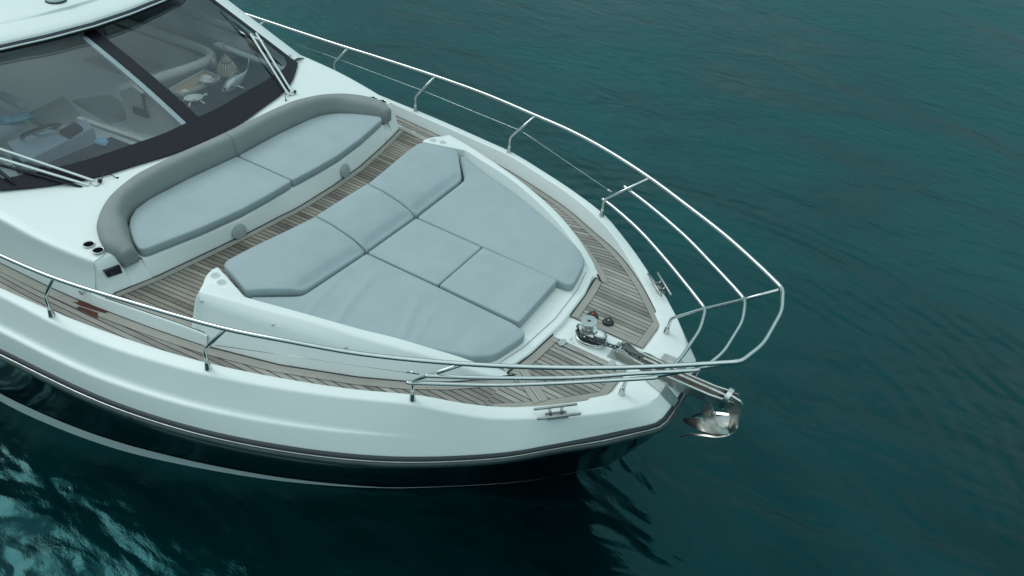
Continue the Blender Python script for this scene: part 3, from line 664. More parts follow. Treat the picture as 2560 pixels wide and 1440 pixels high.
# backrests
def backrest(s, label):
    inn = spl([(-2.045, .003), (-2.075, .6), (-2.06, 1.06), (-2.015, 1.30), (-1.92, 1.435), (-1.80, 1.515), (-1.70, 1.575), (-1.60, 1.63), (-1.475, 1.685)], 60)
    out = spl([(-2.215, .003), (-2.245, .6), (-2.225, 1.10), (-2.13, 1.42), (-2.01, 1.615), (-1.90, 1.735), (-1.77, 1.815), (-1.62, 1.865), (-1.485, 1.835)], 60)
    rows = []
    for i in range(60):
        a, b = inn[i], out[i]; t = i / 59
        ztop = np.interp(t, [0, .45, .6, .75, .88, .96, 1], [2.305, 2.30, 2.28, 2.255, 2.225, 2.20, 2.17]); zlo = np.interp(t, [0, .85, 1], [2.02, 2.02, 1.985])
        L = lambda q: a + (b - a) * q
        prof = [(0.0, zlo), (-.02, zlo + .03), (.0, zlo + (ztop - zlo) * .45), (.10, ztop - .045), (.18, ztop - .016), (.32, ztop), (.55, ztop + .004), (.78, ztop), (.93, ztop - .018), (1.0, ztop - .05), (1.0, zlo + .10), (.97, zlo)]
        R0 = [(*L(q)[:2], z) for q, z in prof]
        if i in (0, 59):
            c0 = np.mean(R0, 0); dx_ = (np.array((0, 1, 0.)) * -1 if i == 0 else np.array((.95, .25, -.15))); cap = []
            for k_, e_ in ((.35, 1.0), (.7, .93), (.88, .75), (.97, .5), (1, .25)):
                pass
            rad = .004 if i == 0 else .045
            cap = [[tuple(c0 + (np.array(p) - c0) * f_ + dx_ * rad * h_) for p in R0] for f_, h_ in ((.97, .3), (.88, .65), (.7, .88), (.45, .97), (.2, 1.0), (.03, 1.0))]
            if i == 0: rows += cap[::-1] + [R0]
            else: rows += [R0] + cap
        else: rows.append(R0)
    rows = [[(p[0], s * p[1], p[2]) for p in r] for r in rows]
    gg = G(); gg.grid(rows, closed=True); m = len(rows[0]); gg.f.append(tuple(range(m))); gg.f.append(tuple(range(len(gg.v) - m, len(gg.v))))
    tag(gg.make('backrest_cushion', FABB, None), label, 'cushion', 'curved backrests of the bow sofa')
backrest(1, 'curved taupe backrest around the far end of the bow sofa'); backrest(-1, 'curved taupe backrest around the near end of the bow sofa')
# ---------------------------------------------------------------- bow rail
R1 = [(-8.0, 2.80, 2.10), (-6, 2.76, 2.15), (-4, 2.68, 2.22), (-3, 2.62, 2.27), (-2.2, 2.57, 2.32), (-1.312, 2.504, 2.372), (-.5, 2.375, 2.435), (.257, 2.215, 2.48), (.75, 2.075, 2.525), (1.25, 1.90, 2.556), (1.888, 1.597, 2.595), (2.4, 1.30, 2.625), (2.85, 1.01, 2.66), (3.25, .71, 2.688), (3.40, .59, 2.698)]
R2 = [(1.62, 1.66, 2.37), (2.0, 1.44, 2.398), (2.5, 1.11, 2.432), (2.85, .83, 2.455), (3.12, .615, 2.467)]
R3 = [(1.43, 1.63, 2.16), (1.6, 1.535, 2.175), (2.0, 1.285, 2.197), (2.4, .98, 2.212), (2.80, .65, 2.222)]
def bowloop(half, cx, cy, cz, bow):
    h = spl([np.array(p) for p in half], 90); c = np.array((cx, cy, cz)); pts = h + [c, np.array((cx + bow, cy * .45, cz))]
    pts = pts + [np.array((p[0], -p[1], p[2])) for p in pts[::-1]]
    n = len(h); out = h[:-1] + bend([h[-1], c, pts[n + 1]], .055, 7)[1:-1] + bend([c, pts[n + 1], pts[n + 2]], .10, 6)[1:-1]
    out = out + [np.array((p[0], -p[1], p[2])) for p in out[::-1]]; return out
def bend(pts, r=.05, n=6):
    P = [np.array(p, float) for p in pts]; out = [P[0]]
    for i in range(1, len(P) - 1):
        d1 = P[i - 1] - P[i]; d2 = P[i + 1] - P[i]; a = P[i] + d1 / np.linalg.norm(d1) * r; b = P[i] + d2 / np.linalg.norm(d2) * r
        for k in range(n + 1):
            t = k / n; out.append((1 - t) ** 2 * a + 2 * t * (1 - t) * P[i] + t * t * b)
    out.append(P[-1]); return out
g = G(); g.tube(bowloop(R1, 3.495, .512, 2.70, .075), .0175, 12)
rail = g.make('bow_rail', STEEL, Y)
G().tube(bowloop(R2, 3.252, .503, 2.47, .07), .0155, 10).make('middle_rail', STEEL, rail)
G().tube(bowloop(R3, 2.965, .508, 2.224, .06), .0155, 10).make('lower_rail', STEEL, rail)
def bend(pts, r=.05, n=6):
    P = [np.array(p, float) for p in pts]; out = [P[0]]
    for i in range(1, len(P) - 1):
        d1 = P[i - 1] - P[i]; d2 = P[i + 1] - P[i]; a = P[i] + d1 / np.linalg.norm(d1) * r; b = P[i] + d2 / np.linalg.norm(d2) * r
        for k in range(n + 1):
            t = k / n; out.append((1 - t) ** 2 * a + 2 * t * (1 - t) * P[i] + t * t * b)
    out.append(P[-1]); return out
def rz(x): 
    D = np.array(R1); return np.interp(x, D[:, 0], D[:, 1]), np.interp(x, D[:, 0], D[:, 2])
STN = [(-4.6, 2.70, None, None), (-3.05, 2.635, 1.79, .28), (-1.59, 2.482, 1.822, .28), (-.038, 2.215, 1.905, .295), (1.466, 1.60, 1.972, .42)]
for s in (1, -1):
    for (x, y, z, dx) in STN:
        if z is None: z, dx = 1.785, .27
        yt, zt = rz(x + dx)
        path = bend([(x, s * y, z), (x, s * y, z + .205), (x + dx, s * yt, zt - .005)], .045)
        o = G().tube(path, .0145, 10).make('stanchion', STEEL, rail)
        G().lathe([(.0155, .085), (.019, .07), (.027, .008), (.029, 0), (.024, -.006)], (x, s * y, z), (0, 0, 1), 16).make('stanchion_base', STEEL, rail)
    path = bend([(2.703, s * .462, 1.843), (2.715, s * .462, 2.02), (2.93, s * .50, 2.207), (3.215, s * .50, 2.452), (3.47, s * .50, 2.685)], .04)
    G().tube(path, .0145, 10).make('stanchion', STEEL, rail)
    G().lathe([(.0155, .085), (.019, .07), (.027, .008), (.029, 0), (.024, -.006)], (2.703, s * .462, 1.843), (0, 0, 1), 16).make('stanchion_base', STEEL, rail)
    # guard wire through the stanchions to the pulpit
    wire = [(1.53, 1.604, 2.285), (.105, 2.214, 2.235), (-1.46, 2.493, 2.13), (-2.92, 2.625, 2.07), (-4.5, 2.69, 2.03)]
    G().tube([(p[0], s * p[1], p[2]) for p in (wire if s > 0 else wire[:2])], .0026, 6).make('guard_wire', STEEL, rail)
    G().tube([(1.53, s * 1.604, 2.29), (1.49, s * 1.612, 2.292), (1.44, s * 1.64, 2.283)], [.005, .009, .006], 8).make('wire_terminal', STEEL, rail)
# ---------------------------------------------------------------- cleats
def frame_of(p, q):
    d = np.array(q) - np.array(p); L = np.linalg.norm(d); d = d / L; n = np.array([-d[1], d[0], 0]); return (np.array(p) + np.array(q)) / 2, d, n / np.linalg.norm(n), L
for s in (1, -1):
    ca = np.array((2.300, s * 1.085, 0)); cb = np.array((2.505, s * .88, 0))
    m_, d, n, L = frame_of((2.255, s * 1.135, 0), (2.535, s * .855, 0)); Rm = np.stack([d, n, [0, 0, 1]], 1)
    zc = CO(2.38)[1] + .004
    g = G().box((*m_[:2], zc), (.17, .07, .012), Rm, .006); cl = g.make('mooring_cleat', CLEATM, Y, auto=40)
    for k in (-1, 1):
        for q in (-1, 1): G().tube([m_ + d * .045 * k + n * .012 * q + [0, 0, zc + .004], m_ + d * .05 * k + n * .045 * q + [0, 0, zc + .038]], [.014, .010], 10).make('cleat_post', CLEATM, cl)
    for q in (-1, 1):
        b0 = m_ + n * .050 * q + [0, 0, zc + .044]; G().tube([b0 - d * .175, b0 - d * .168, b0 + d * .168, b0 + d * .175], [.008, .0112, .0112, .008], 12).make('cleat_bar', CLEATM, cl)
# ---------------------------------------------------------------- windlass
wx, wy, wz = 2.165, -.005, 1.832
ring = [(wx + .115 * math.cos(a) * (1.55 if math.cos(a) > 0 else 1), wy + .115 * math.sin(a) * (1.0)) for a in [2 * PI * k / 40 for k in range(40)]]
wl = empty('windlass', (0, 0, 0), Y)
G().prism(ring, wz - .02, wz + .03, .008).make('windlass_base', STEEL, wl, auto=50)
ring2 = [(wx + .10 * math.cos(a) * (1.62 if math.cos(a) > 0 else 1), wy + .10 * math.sin(a)) for a in [2 * PI * k / 40 for k in range(40)]]
G().prism(ring2, wz + .03, wz + .052, .004).make('chain_track', BLACK, wl, auto=50)
cov = G(); rows = []
for k in range(9):
    ph = k / 8 * PI / 2; rows.append([(wx + .075 + .085 * math.cos(ph) * math.cos(a), wy + .028 + .062 * math.cos(ph) * math.sin(a), wz + .052 + .05 * math.sin(ph)) for a in [2 * PI * j / 24 for j in range(24)]])
cov.grid(rows, closed=True); cov.make('windlass_cover', STEEL, wl)
G().lathe([(.085, .052), (.088, .06), (.078, .068), (.066, .078), (.074, .09), (.08, .096), (.08, .104), (.05, .108), (.001, .108)], (wx - .02, wy, wz), (0, 0, 1), 28).make('chain_wheel', STEEL, wl, auto=50)
G().lathe([(.052, .106), (.048, .118), (.043, .14), (.044, .16), (.052, .172), (.072, .178), (.074, .184), (.070, .188), (.020, .189), (.016, .184), (.001, .184)], (wx - .02, wy, wz), (0, 0, 1), 32).make('capstan_drum', STEEL, wl, auto=40)
G().lathe([(.014, .186), (.001, .190)], (wx - .02, wy, wz), (0, 0, 1), 12).make('capstan_socket', BLACK, wl)
# chain around the wheel and to the roller (top-level thing)
def link_ring(c, d, side, L=.052, W=.033, r=.0065):
    d = np.array(d, float); d /= np.linalg.norm(d); side = np.array(side, float); side -= d * (side @ d); side /= np.linalg.norm(side)
    pts = []
    for k in range(16):
        a = 2 * PI * k / 16; pts.append(np.array(c) + d * (math.cos(a) * W / 2 + (L - W) / 2 * (1 if math.cos(a) > 0 else -1)) + side * math.sin(a) * W / 2)
    return pts + [pts[0]]
chn = G()
pathc = [np.array((wx - .02 + .088 * math.cos(a), wy + .088 * math.sin(a), wz + .072)) for a in np.linspace(PI * .9, PI * 1.5, 8)]
pathc += [np.array((wx + .08, wy - .075, wz + .068)), np.array((2.38, -.05, 1.895)), np.array((2.47, -.02, 1.885)), np.array((2.56, 0, 1.865)), np.array((2.68, 0, 1.87))]
Lc = sum(np.linalg.norm(pathc[i + 1] - pathc[i]) for i in range(len(pathc) - 1)); pc = resamp(pathc, int(Lc / .037))
for i in range(len(pc) - 1):
    d = pc[i + 1] - pc[i]; up = np.array([0, 0, 1.]) if i % 2 else np.cross(d, [0, 0, 1.]); chn.tube(link_ring((pc[i] + pc[i + 1]) / 2, d, up), .0068, 6, caps=False)
tag(chn.make('anchor_chain', CHAINM, None), 'short grey chain running from the steel winch to the anchor', 'chain')
# foot switches, hinges, locker joint
for (u, v, colr) in ((1482, 787, (.55, .03, .015)), (1521, 803, (.22, .24, .25))):
    c = at(u, v, z=1.85); o = G().lathe([(.001, .018), (.034, .018), (.044, .014), (.050, .004), (.054, -.006)], (c[0], c[1], 1.839), (0, 0, 1), 24).box((c[0] - .01, c[1] + .045, 1.843), (.03, .03, .02)).make('foot_switch', BLACK, Y, auto=40)
    G().lathe([(.001, .030), (.011, .028), (.015, .018)], (c[0], c[1], 1.839), (0, 0, 1), 16).make('switch_button', simple('button_%d' % u, colr, .4), o)
def strip(name, p, q, w, z, mat, parent, h=.006):
    m_, d, n, L = frame_of((*p, 0), (*q, 0)); return G().box((m_[0], m_[1], z), (L, w, h), np.stack([d, n, [0, 0, 1]], 1), .002).make(name, mat, parent, auto=40)
a, b = at(1384, 847, z=1.84)[:2], at(1532, 916, z=1.84)[:2]; h0 = strip('locker_hinge_strip', (1.93, -.232), (2.58, -.232), .012, 1.842, STEEL, Y)
for (u, v) in ((1406, 856), (1529, 910)):
    c = at(u, v, z=1.845); G().prism([(c[0] + .03 * dx, c[1] + .045 * dy) for dx, dy in ((-.9, -.6), (-.5, -1), (.5, -1), (.9, -.6), (.9, .6), (.5, 1), (-.5, 1), (-.9, .6))], 1.84, 1.8495).make('hinge_plate', STEEL, h0, auto=40)
a, b = at(1300, 927, z=1.84)[:2], at(1353, 1004, z=1.84)[:2]; strip('locker_joint_strip', a, b, .012, 1.8425, STEEL, Y)
d_ = (b - a) / np.linalg.norm(b - a); n_ = np.array([-d_[1], d_[0]]); mb = G()
for q in (-1, 1):
    r0 = [a + n_ * q * .008, a + n_ * q * .066, b + n_ * q * .066 , b + n_ * q * .008]; bb = len(mb.v); mb.poly([(p[0], p[1], 1.8405) for p in r0])
    for k, uvv in enumerate(((.0, 0), (1., 0), (1., .5), (.0, .5))): mb.uv[bb + k] = uvv
mb.make('joint_boards', TEAKB, tdo, smooth=False, uv=True)
G().tube([at(1425, 849, z=1.845), at(1431, 846, z=1.855)], .007, 8).make('locker_latch', STEEL, Y)
# ---------------------------------------------------------------- bow roller and anchor
br = G()
for s in (1, -1):
    prof = [(2.47, 1.79), (2.435, 1.85), (2.455, 1.905), (2.51, 1.92), (2.57, 1.89), (2.66, 1.855), (2.9, 1.845), (3.3, 1.86), (3.50, 1.90), (3.52, 1.87), (3.46, 1.80), (3.1, 1.765), (2.8, 1.78)]
    for t in (0, 1): pass
    y0, y1 = .062, .054; n = len(prof); b = len(br.v)
    br.grid([[(x, s * (y0 - .006 * 0), z) for x, z in prof], [(x, s * y1, z) for x, z in prof]], closed=True); br.f.append(tuple(range(b, b + n))); br.f.append(tuple(range(b + n, b + 2 * n)))
    br.tube([(2.62, s * .060, 1.868), (2.9, s * .062, 1.855), (3.3, s * .062, 1.868), (3.47, s * .06, 1.895)], .010, 8)
br.grid([[(2.6, -.056, 1.78), (3.1, -.056, 1.772), (3.45, -.056, 1.80)], [(2.6, 0, 1.775), (3.1, 0, 1.765), (3.45, 0, 1.79)], [(2.6, .056, 1.78), (3.1, .056, 1.772), (3.45, .056, 1.80)]])
rol = br.make('bow_roller', STEEL2, Y, auto=35)
G().lathe([(.001, -.05), (.035, -.05), (.022, 0), (.035, .05), (.001, .05)], (3.40, 0, 1.815), (0, 1, 0), 20).make('roller_wheel', RUBBER, rol)
G().lathe([(.001, -.072), (.010, -.072), (.010, .072), (.001, .072)], (2.47, 0, 1.88), (0, 1, 0), 12).make('roller_pin', STEEL, rol)
# keeper band bent over the shank near the front
kb = [(3.42, -.075, 1.80), (3.43, -.080, 1.88), (3.44, -.06, 1.935), (3.445, 0, 1.95), (3.44, .06, 1.935), (3.43, .080, 1.88), (3.42, .075, 1.80)]
g = G(); g.grid([[np.array(p) + [dx, 0, 0] for p in spl(kb, 20)] for dx in (-.02, .02)] + [[np.array(p) * [1, .94, 1] + [dx, 0, -.006] for p in spl(kb, 20)] for dx in (.02, -.02, )]); g.make('keeper_band', STEEL, rol, auto=40)
an = tag(empty('anchor', (3.5, 0, 1.5)), 'stainless anchor with pointed fluke hanging under the bow roller', 'anchor')
def anc(gg, name): 
    o = gg.make(name, ANCM, None, auto=35); o.parent = an; o.location = (-3.5, 0, -1.5); return o
g = G()   # shank: flat bar lying in the roller
sp_ = [(2.66, 1.868, .018), (3.05, 1.862, .024), (3.40, 1.862, .03), (3.50, 1.85, .034)]
rows = [[(x, yy, z + w * k) for k, yy in ((.8, .012), (.8, -.012), (-.8, -.012), (-.8, .012))] for x, z, w in sp_]
g.grid(rows, closed=True); g.f.append((0, 1, 2, 3)); g.f.append((12, 13, 14, 15)); anc(g, 'shank')
def slab(name, pts, th, dirv=(0, 1, 0)):
    P_ = [at(u, v, y=yy) for u, v, yy in pts]; d = np.array(dirv, float) * th / 2; n = len(P_); gg = G()
    gg.grid([[p - d for p in P_], [p + d for p in P_]], closed=True); gg.f.append(tuple(range(n))); gg.f.append(tuple(range(n, 2 * n))); return anc(gg, name)
slab('shank_head', [(1800, 990, 0), (1828, 988, 0), (1852, 1003, 0), (1857, 1012, 0), (1848, 1052, 0), (1838, 1080, 0), (1828, 1086, 0), (1815, 1080, 0), (1822, 1060, 0), (1826, 1040, 0), (1818, 1022, 0)], .022)
slab('gusset', [(1761, 998, .0), (1776, 1003, 0), (1796, 1062, 0), (1786, 1068, 0), (1758, 1046, 0)], .016)
gg = G()   # pointed plough fluke, ridge in the middle and two wings
rid = [at(1707, 1049, y=.0), at(1735, 1045, y=.0), at(1764, 1050, y=.0), at(1795, 1064, y=.0), at(1822, 1076, y=.0)]
nea = [at(1707, 1051, y=-.005), at(1733, 1066, y=-.06), at(1755, 1078, y=-.10), at(1785, 1086, y=-.13), at(1822, 1086, y=-.13)]
far = [np.array((p[0], -p[1], p[2])) for p in nea]
gg.grid([far, [(a_ + b_) / 2 + [0, 0, .012] for a_, b_ in zip(far, rid)], rid, [(a_ + b_) / 2 + [0, 0, .012] for a_, b_ in zip(nea, rid)], nea]); gg.grid([[p - [0, 0, .012] for p in far], [p - [0, 0, .02] for p in rid], [p - [0, 0, .012] for p in nea]]); anc(gg, 'fluke')
for s_ in (-1, 1):
    ed = [at(1700, 1091, y=-.14), at(1725, 1086, y=-.15), at(1760, 1088, y=-.155), at(1795, 1092, y=-.15), at(1822, 1087, y=-.11), at(1838, 1079, y=-.03)]
    ed = [np.array((p[0], p[1] * -s_, p[2])) for p in ed]; ed = spl(ed, 24); gg = G(); gg.grid([[p + [0, 0, .008] for p in ed], [p + [0, -.012 * -s_, 0] for p in ed], [p - [0, 0, .012] for p in ed], [p + [0, .022 * -s_, -.002] for p in ed]] + [[p + [0, 0, .008] for p in ed]]); anc(gg, 'fluke_wing')
gg = G().tube([at(1768, 1064, y=-.03), at(1820, 1077, y=-.03)], .016, 8); anc(gg, 'fluke_bar')
gg = G().lathe([(.001, .02), (.018, .018), (.02, -.02)], at(1783, 1035, y=-.008), (0, -1, .2), 14); anc(gg, 'anchor_bolt')
# ---------------------------------------------------------------- windscreen surface
TBL_B = [(0, -2.38, 2.195), (.4, -2.39, 2.195), (.85, -2.49, 2.197), (1.2, -2.57, 2.20), (1.48, -2.69, 2.203), (1.7, -2.83, 2.208), (1.93, -3.0, 2.22)]
TBL_T = [(0, -4.09, 2.87), (.5, -4.10, 2.87), (1.0, -4.13, 2.868), (1.29, -4.20, 2.86), (1.50, -4.19, 2.84), (1.70, -4.12, 2.80)]
fB = curve([(a, b, c) for a, b, c in [(-.4, -2.39, 2.195)] + TBL_B]); fT = curve([(a, b, c) for a, b, c in [(-.5, -4.10, 2.87)] + TBL_T])
def WS(s, t, off=0.0):
    yb, yt = 1.93 * s, 1.70 * s; xb, zb_ = fB(abs(yb)); xt, zt_ = fT(abs(yt))
    p = np.array((xb, yb, zb_)) * (1 - t) + np.array((xt, yt, zt_)) * t
    n = np.array([.36, .10 * s, .92]); n /= np.linalg.norm(n)
    return p + n * (.035 * math.sin(PI * t) * (1 - s * s) ** .5 if abs(s) < 1 else 0) + n * off
def hit(u, v, off=0.0):
    "windscreen parameters (s,t) seen at a photo pixel"
    st_ = np.array([0., .5])
    def pr(q):
        c = CAM_R @ (WS(q[0], q[1], off) - CAM_C); return np.array([1280 + CAM_F * c[0] / c[2] - u, 720 + CAM_F * c[1] / c[2] - v])
    for _ in range(30):
        f0 = pr(st_); J = np.stack([(pr(st_ + d) - f0) / 1e-4 for d in (np.array([1e-4, 0]), np.array([0, 1e-4]))], 1); st_ = st_ - np.clip(np.linalg.solve(J, f0), -.3, .3)
    return st_
def wsgrid(gg, sf, ns, nt, off, t0, t1, th=.006):
    S = np.linspace(sf[0], sf[1], ns + 1); top = [[WS(a, lerp(t0(a), t1(a), j / nt), off) for j in range(nt + 1)] for a in S]
    bot = [[WS(a, lerp(t0(a), t1(a), j / nt), off - th) for j in range(nt + 1)] for a in S]; gg.grid(top)
    if th: gg.grid(bot); gg.grid([top[0], bot[0]]); gg.grid([top[-1], bot[-1]]); gg.grid([[r[0] for r in top], [r[0] for r in bot]]); gg.grid([[r[-1] for r in top], [r[-1] for r in bot]])
tb = lambda s: float(np.interp(s, [-1, -.965, -.74, 0, .34, .67, .90, .945, .97, 1], [.09, .094, .12, .152, .157, .139, .09, .10, .16, .19]))
mull = .034
ws = empty('windscreen', (0, 0, 0), Y)
g = G(); wsgrid(g, (-.965, -.042), 20, 14, .0, tb, lambda s: 1.0, 0); g.make('glass_pane', GLASS, ws)
g = G(); wsgrid(g, (mull - .004, .965), 20, 14, .0, tb, lambda s: 1.0, 0); g.make('glass_pane', GLASS, ws)
g = G(); wsgrid(g, (-1.0, 1.0), 60, 3, .004, lambda s: 0.0, lambda s: tb(s), .012)
for s in (1, -1): wsgrid(g, (s * .962, s * 1.0), 3, 20, .0045, lambda a: tb(a) - .01, lambda a: 1.0, .012)
g.make('screen_border', BAND, ws, auto=50)
g = G(); wsgrid(g, (-.046, mull), 3, 16, .006, lambda a: tb(a) - .01, lambda a: 1.0, .02); g.make('mullion', BAND, ws, auto=50)
g = G(); wsgrid(g, (-.078, -.046), 2, 16, -.012, lambda a: tb(a) - .03, lambda a: 1.0, .03); g.make('mullion_trim', GEL2, ws, auto=50)
# pillars
for s in (1, -1):
    g = G(); A0 = [WS(s * 1.0, t, .003) for t in np.linspace(.05, 1.16, 16)]
    A1 = [p + np.array([-.010, s * .08, -.0]) for p in A0]; A2 = [p + np.array([-.02, s * .215, -.045]) for p in A0]; A3 = [np.array((p[0] - .14, s * (abs(p[1]) + .16), min(p[2] - .16, 2.9))) for p in A0]
    A4 = [p * [1, 1, 0] + [-.14, 0, 2.12] for p in A3]
    g.grid(rloft([A0, A1, A2, A3], [.01, .03])); g.make('windscreen_pillar', GEL, ws, auto=50)
# ---------------------------------------------------------------- hardtop
def hx(y): return float(np.interp(abs(y), [0, .5, 1.0, 1.4, 1.62, 1.74, 1.80], [-3.985, -4.02, -4.10, -4.22, -4.36, -4.55, -4.9]))
ey = spl([(hx(y), y, 0) for y in (0, .25, .5, .75, 1, 1.2, 1.4, 1.55, 1.66, 1.74, 1.80)] + [(-5.6, 1.86, 0), (-6.5, 1.9, 0), (-7.9, 1.92, 0)], 60)
full = [np.array((p[0], -p[1], 0)) for p in ey[::-1]] + ey[1:]
def edge(off, z): 
    out = []
    n = len(full)
    for i in range(n):
        t = full[min(i + 1, n - 1)] - full[max(i - 1, 0)]; t /= np.linalg.norm(t); nn = np.array([-t[1], t[0], 0]); p = full[i] + nn * off; out.append(np.array((p[0], p[1], z(p[0]) if callable(z) else z)))
    return out
zr = lambda dz: (lambda x: 2.955 + dz + .03 * np.interp(x, [-8, -5, -4], [1, .6, 0]))
sgn = 1 if (edge(.1, 0)[60][0] < full[60][0]) else -1
E_ = lambda o, dz: edge(sgn * o, zr(dz))
rows = [E_(.10, -.055), E_(.03, -.05), E_(.01, -.02)]
g = G(); g.grid([E_(.14, -.07), E_(.02, -.05), E_(.035, .0)]); g.make('roof_underside_trim', BLACK, Y)
top = rloft([E_(.04, -.02), E_(.055, .045), E_(.13, .075), E_(.35, .095)], [.02, .05])
# close the roof skin towards the centre line
g = G(); g.grid(top); last = top[-1]; nl = len(last)
rows = []
for k in np.linspace(0, 1, 8):
    rows.append([(last[i][0] * (1 - 0) if abs(last[i][1]) > 0 else last[i][0], last[i][1] * (1 - k), last[i][2] + .03 * (1 - (1 - k) ** 2)) for i in range(nl)])
g.grid(rows)
roof = g.make('hardtop', GEL, Y, auto=45)
G().tube(E_(.0, -.0), .0095, 8).make('roof_edge_trim', ALU, roof)
g = G(); g.grid([E_(.012, -.012), E_(.030, .012), E_(.058, .028)]); g.make('roof_gasket', simple('navy_gasket', (.01, .018, .035), .3), roof)
c = at(140, 2, z=3.09); G().lathe([(.105, -.03), (.108, .004), (.10, .012), (.09, .014)], c, (0, 0, 1), 28).make('roof_vent', RUBBER, roof); G().lathe([(.094, .010), (.085, .05), (.05, .085), (.001, .10)], c, (0, 0, 1), 28).make('vent_dome', GEL2, roof)
# cabin side walls with dark windows, aft bulkhead (out of frame, closes the boat)
g = G()
for s in (1, -1):
    w = G(); g.grid([[(x, s * 2.14, 2.12) for x in (-8, -5, -3.25)], [(x, s * 1.94, 2.34) for x in (-8, -5, -3.4)]]); w.grid([[(x, s * 1.94, 2.33) for x in (-8, -5, -3.95)], [(x, s * 1.80, 2.93) for x in (-8, -5, -4.6)]]); w.make('side_window', SIDEG, Y, smooth=False)
g.grid([[(-7.95, y, 1.6) for y in (-2.1, 2.1)], [(-7.95, y, 2.95) for y in (-1.85, 1.85)]])
g.make('cabin_side', GEL, Y, smooth=False)
# ---------------------------------------------------------------- wipers
def wp(u, v, off): st_ = hit(u, v, off); return WS(st_[0], st_[1], off)
for s in (1, -1):
    piv = np.array((-2.513, 1.301, 2.165)); e1 = wp(626, 84, .07); e2 = wp(640, 82, .07); m1 = np.array(wp(722, 238, .035)); m2 = np.array(wp(736, 240, .035))
    fl = lambda p: (p[0], s * p[1], p[2])
    if s < 0:
        # starboard arms lie lower on the glass
        piv = np.array((-2.513, -1.301, 2.165)); e1 = wp(-60, 352, .07); e2 = wp(-60, 378, .07); m1 = wp(236, 452, .03); m2 = wp(222, 463, .03); fl = lambda p: tuple(p)
    W_ = empty('windscreen_wiper', (0, 0, 0), Y)
    for a, b in ((e1, m1), (e2, m2)):
        a, b = np.array(fl(a)), np.array(fl(b)); m_ = (a + b) / 2; d = b - a; L = np.linalg.norm(d); d /= L; n = np.cross(d, [.36, 0, .93]); n /= np.linalg.norm(n); G().box(m_, (L, .024, .014), np.stack([d, n, np.cross(d, n)], 1), .003).make('wiper_arm', ALU, W_, auto=40)
    pv = fl(piv)
    G().box((pv[0] + .0, pv[1], pv[2] + .01), (.09, .06, .05), None, .01).make('wiper_gearbox', STEEL2, W_, auto=40)
    G().tube([(pv[0], pv[1] + .02, pv[2] - .02), (pv[0] + .02, pv[1] + .05, pv[2] + .05)], [.02, .016], 10).lathe([(.03, -.02), (.03, .01), (.02, .02)], (pv[0] + .05, pv[1], pv[2] - .01), (0, 0, 1), 14).lathe([(.028, -.02), (.028, .01), (.018, .02)], (pv[0] + .045, pv[1] + .06, pv[2] - .01), (0, 0, 1), 14).make('wiper_spindle', BLACK, W_)
    hp = spl([(pv[0] + .02, pv[1] - .03, pv[2] + .02), (pv[0] + .0, pv[1] - .09, pv[2] + .05), (pv[0] + .07, pv[1] - .16 , pv[2] + .01)] if s > 0 else [(pv[0] + .03, pv[1] + .05, pv[2] + .02), (pv[0] - .03, pv[1] + .14, pv[2] + .06), (pv[0] + .06, pv[1] + .20, pv[2] + .01)], 14)
    G().tube(hp, .004, 6).lathe([(.012, -.01), (.012, .008), (.001, .012)], hp[-1], (0, 0, 1), 10).make('washer_hose', BLACK, W_)
    if s > 0: bl = [wp(551, 24, .014), wp(600, 68, .03), wp(640, 105, .045), wp(676, 140, .03), wp(705, 165, .014)]
    else: bl = [wp(-130, 330, .014), wp(-60, 375, .03), wp(-5, 425, .04), wp(20, 445, .03), wp(37, 461, .014)]
    G().tube(bl, [.006, .018, .022, .018, .006], 6).make('wiper_blade', BLACK, W_)
    G().tube([bl[0], bl[-1]], .005, 6).make('blade_rubber', BLACK, W_)
    rfl = [wp(*q, .02) for q in (((634, 96), (724, 228)) if s > 0 else ((-60, 396), (205, 468)))]
    G().tube(rfl, .013, 6).make('arm_reflection', BLACK, W_)  # black rod added as the dark reflection of the arms in the glass
    cb = [wp(*q, .03) for q in (((628, 86), (645, 120), (662, 150), (690, 185)) if s > 0 else ((0, 405), (22, 417), (50, 405), (110, 425)))]
    G().tube(spl(cb, 14), .004, 6).make('washer_tube', BLACK, W_)
# ---------------------------------------------------------------- cabin interior
GREYD = simple('dark_dash_vinyl', (.03, .036, .046), .7, var=.1, scale=5, spec=.2)
GREYM = simple('grey_upholstery', (.36, .38, .38), .7, var=.06)
GREYL = simple('light_beige_upholstery', (.66, .63, .57), .7, var=.05)
WHI = simple('cabin_white', (.62, .66, .66), .5)
inte = G(); inte.grid([[(x, y, 1.25) for x in (-7.9, -2.6)] for y in (-2.1, 2.1)]); inte.make('cabin_floor', simple('cabin_sole', (.05, .052, .06), .5, var=.15), Y)
G().grid([[(x, y, z) for (x, z) in ((-2.42, 2.165), (-2.6, 2.12), (-3.35, 2.07), (-3.36, 1.25))] for y in np.linspace(-1.95, -.52, 8)]).make('dashboard', GREYD, Y, auto=40)
G().grid([[(x, y, z) for (x, z) in ((-2.42, 2.165), (-2.6, 2.14), (-2.9, 2.10), (-3.90, 2.095), (-3.91, 1.25))] for y in np.linspace(.30, 1.95, 8)]).make('port_shelf', GREYD, Y, auto=40)
G().grid([[(x, y, z) for (x, z) in ((-2.42, 2.165), (-2.55, 2.12), (-2.75, 2.08), (-2.76, 1.25))] for y in (-.52, .30)]).make('centre_shelf', GREYD, Y, auto=40)
# beige trim beside the helm footwell
strip('dash_trim', (-3.90, -.50), (-2.72, -.36), .06, 2.09, GREYL, Y, .04)
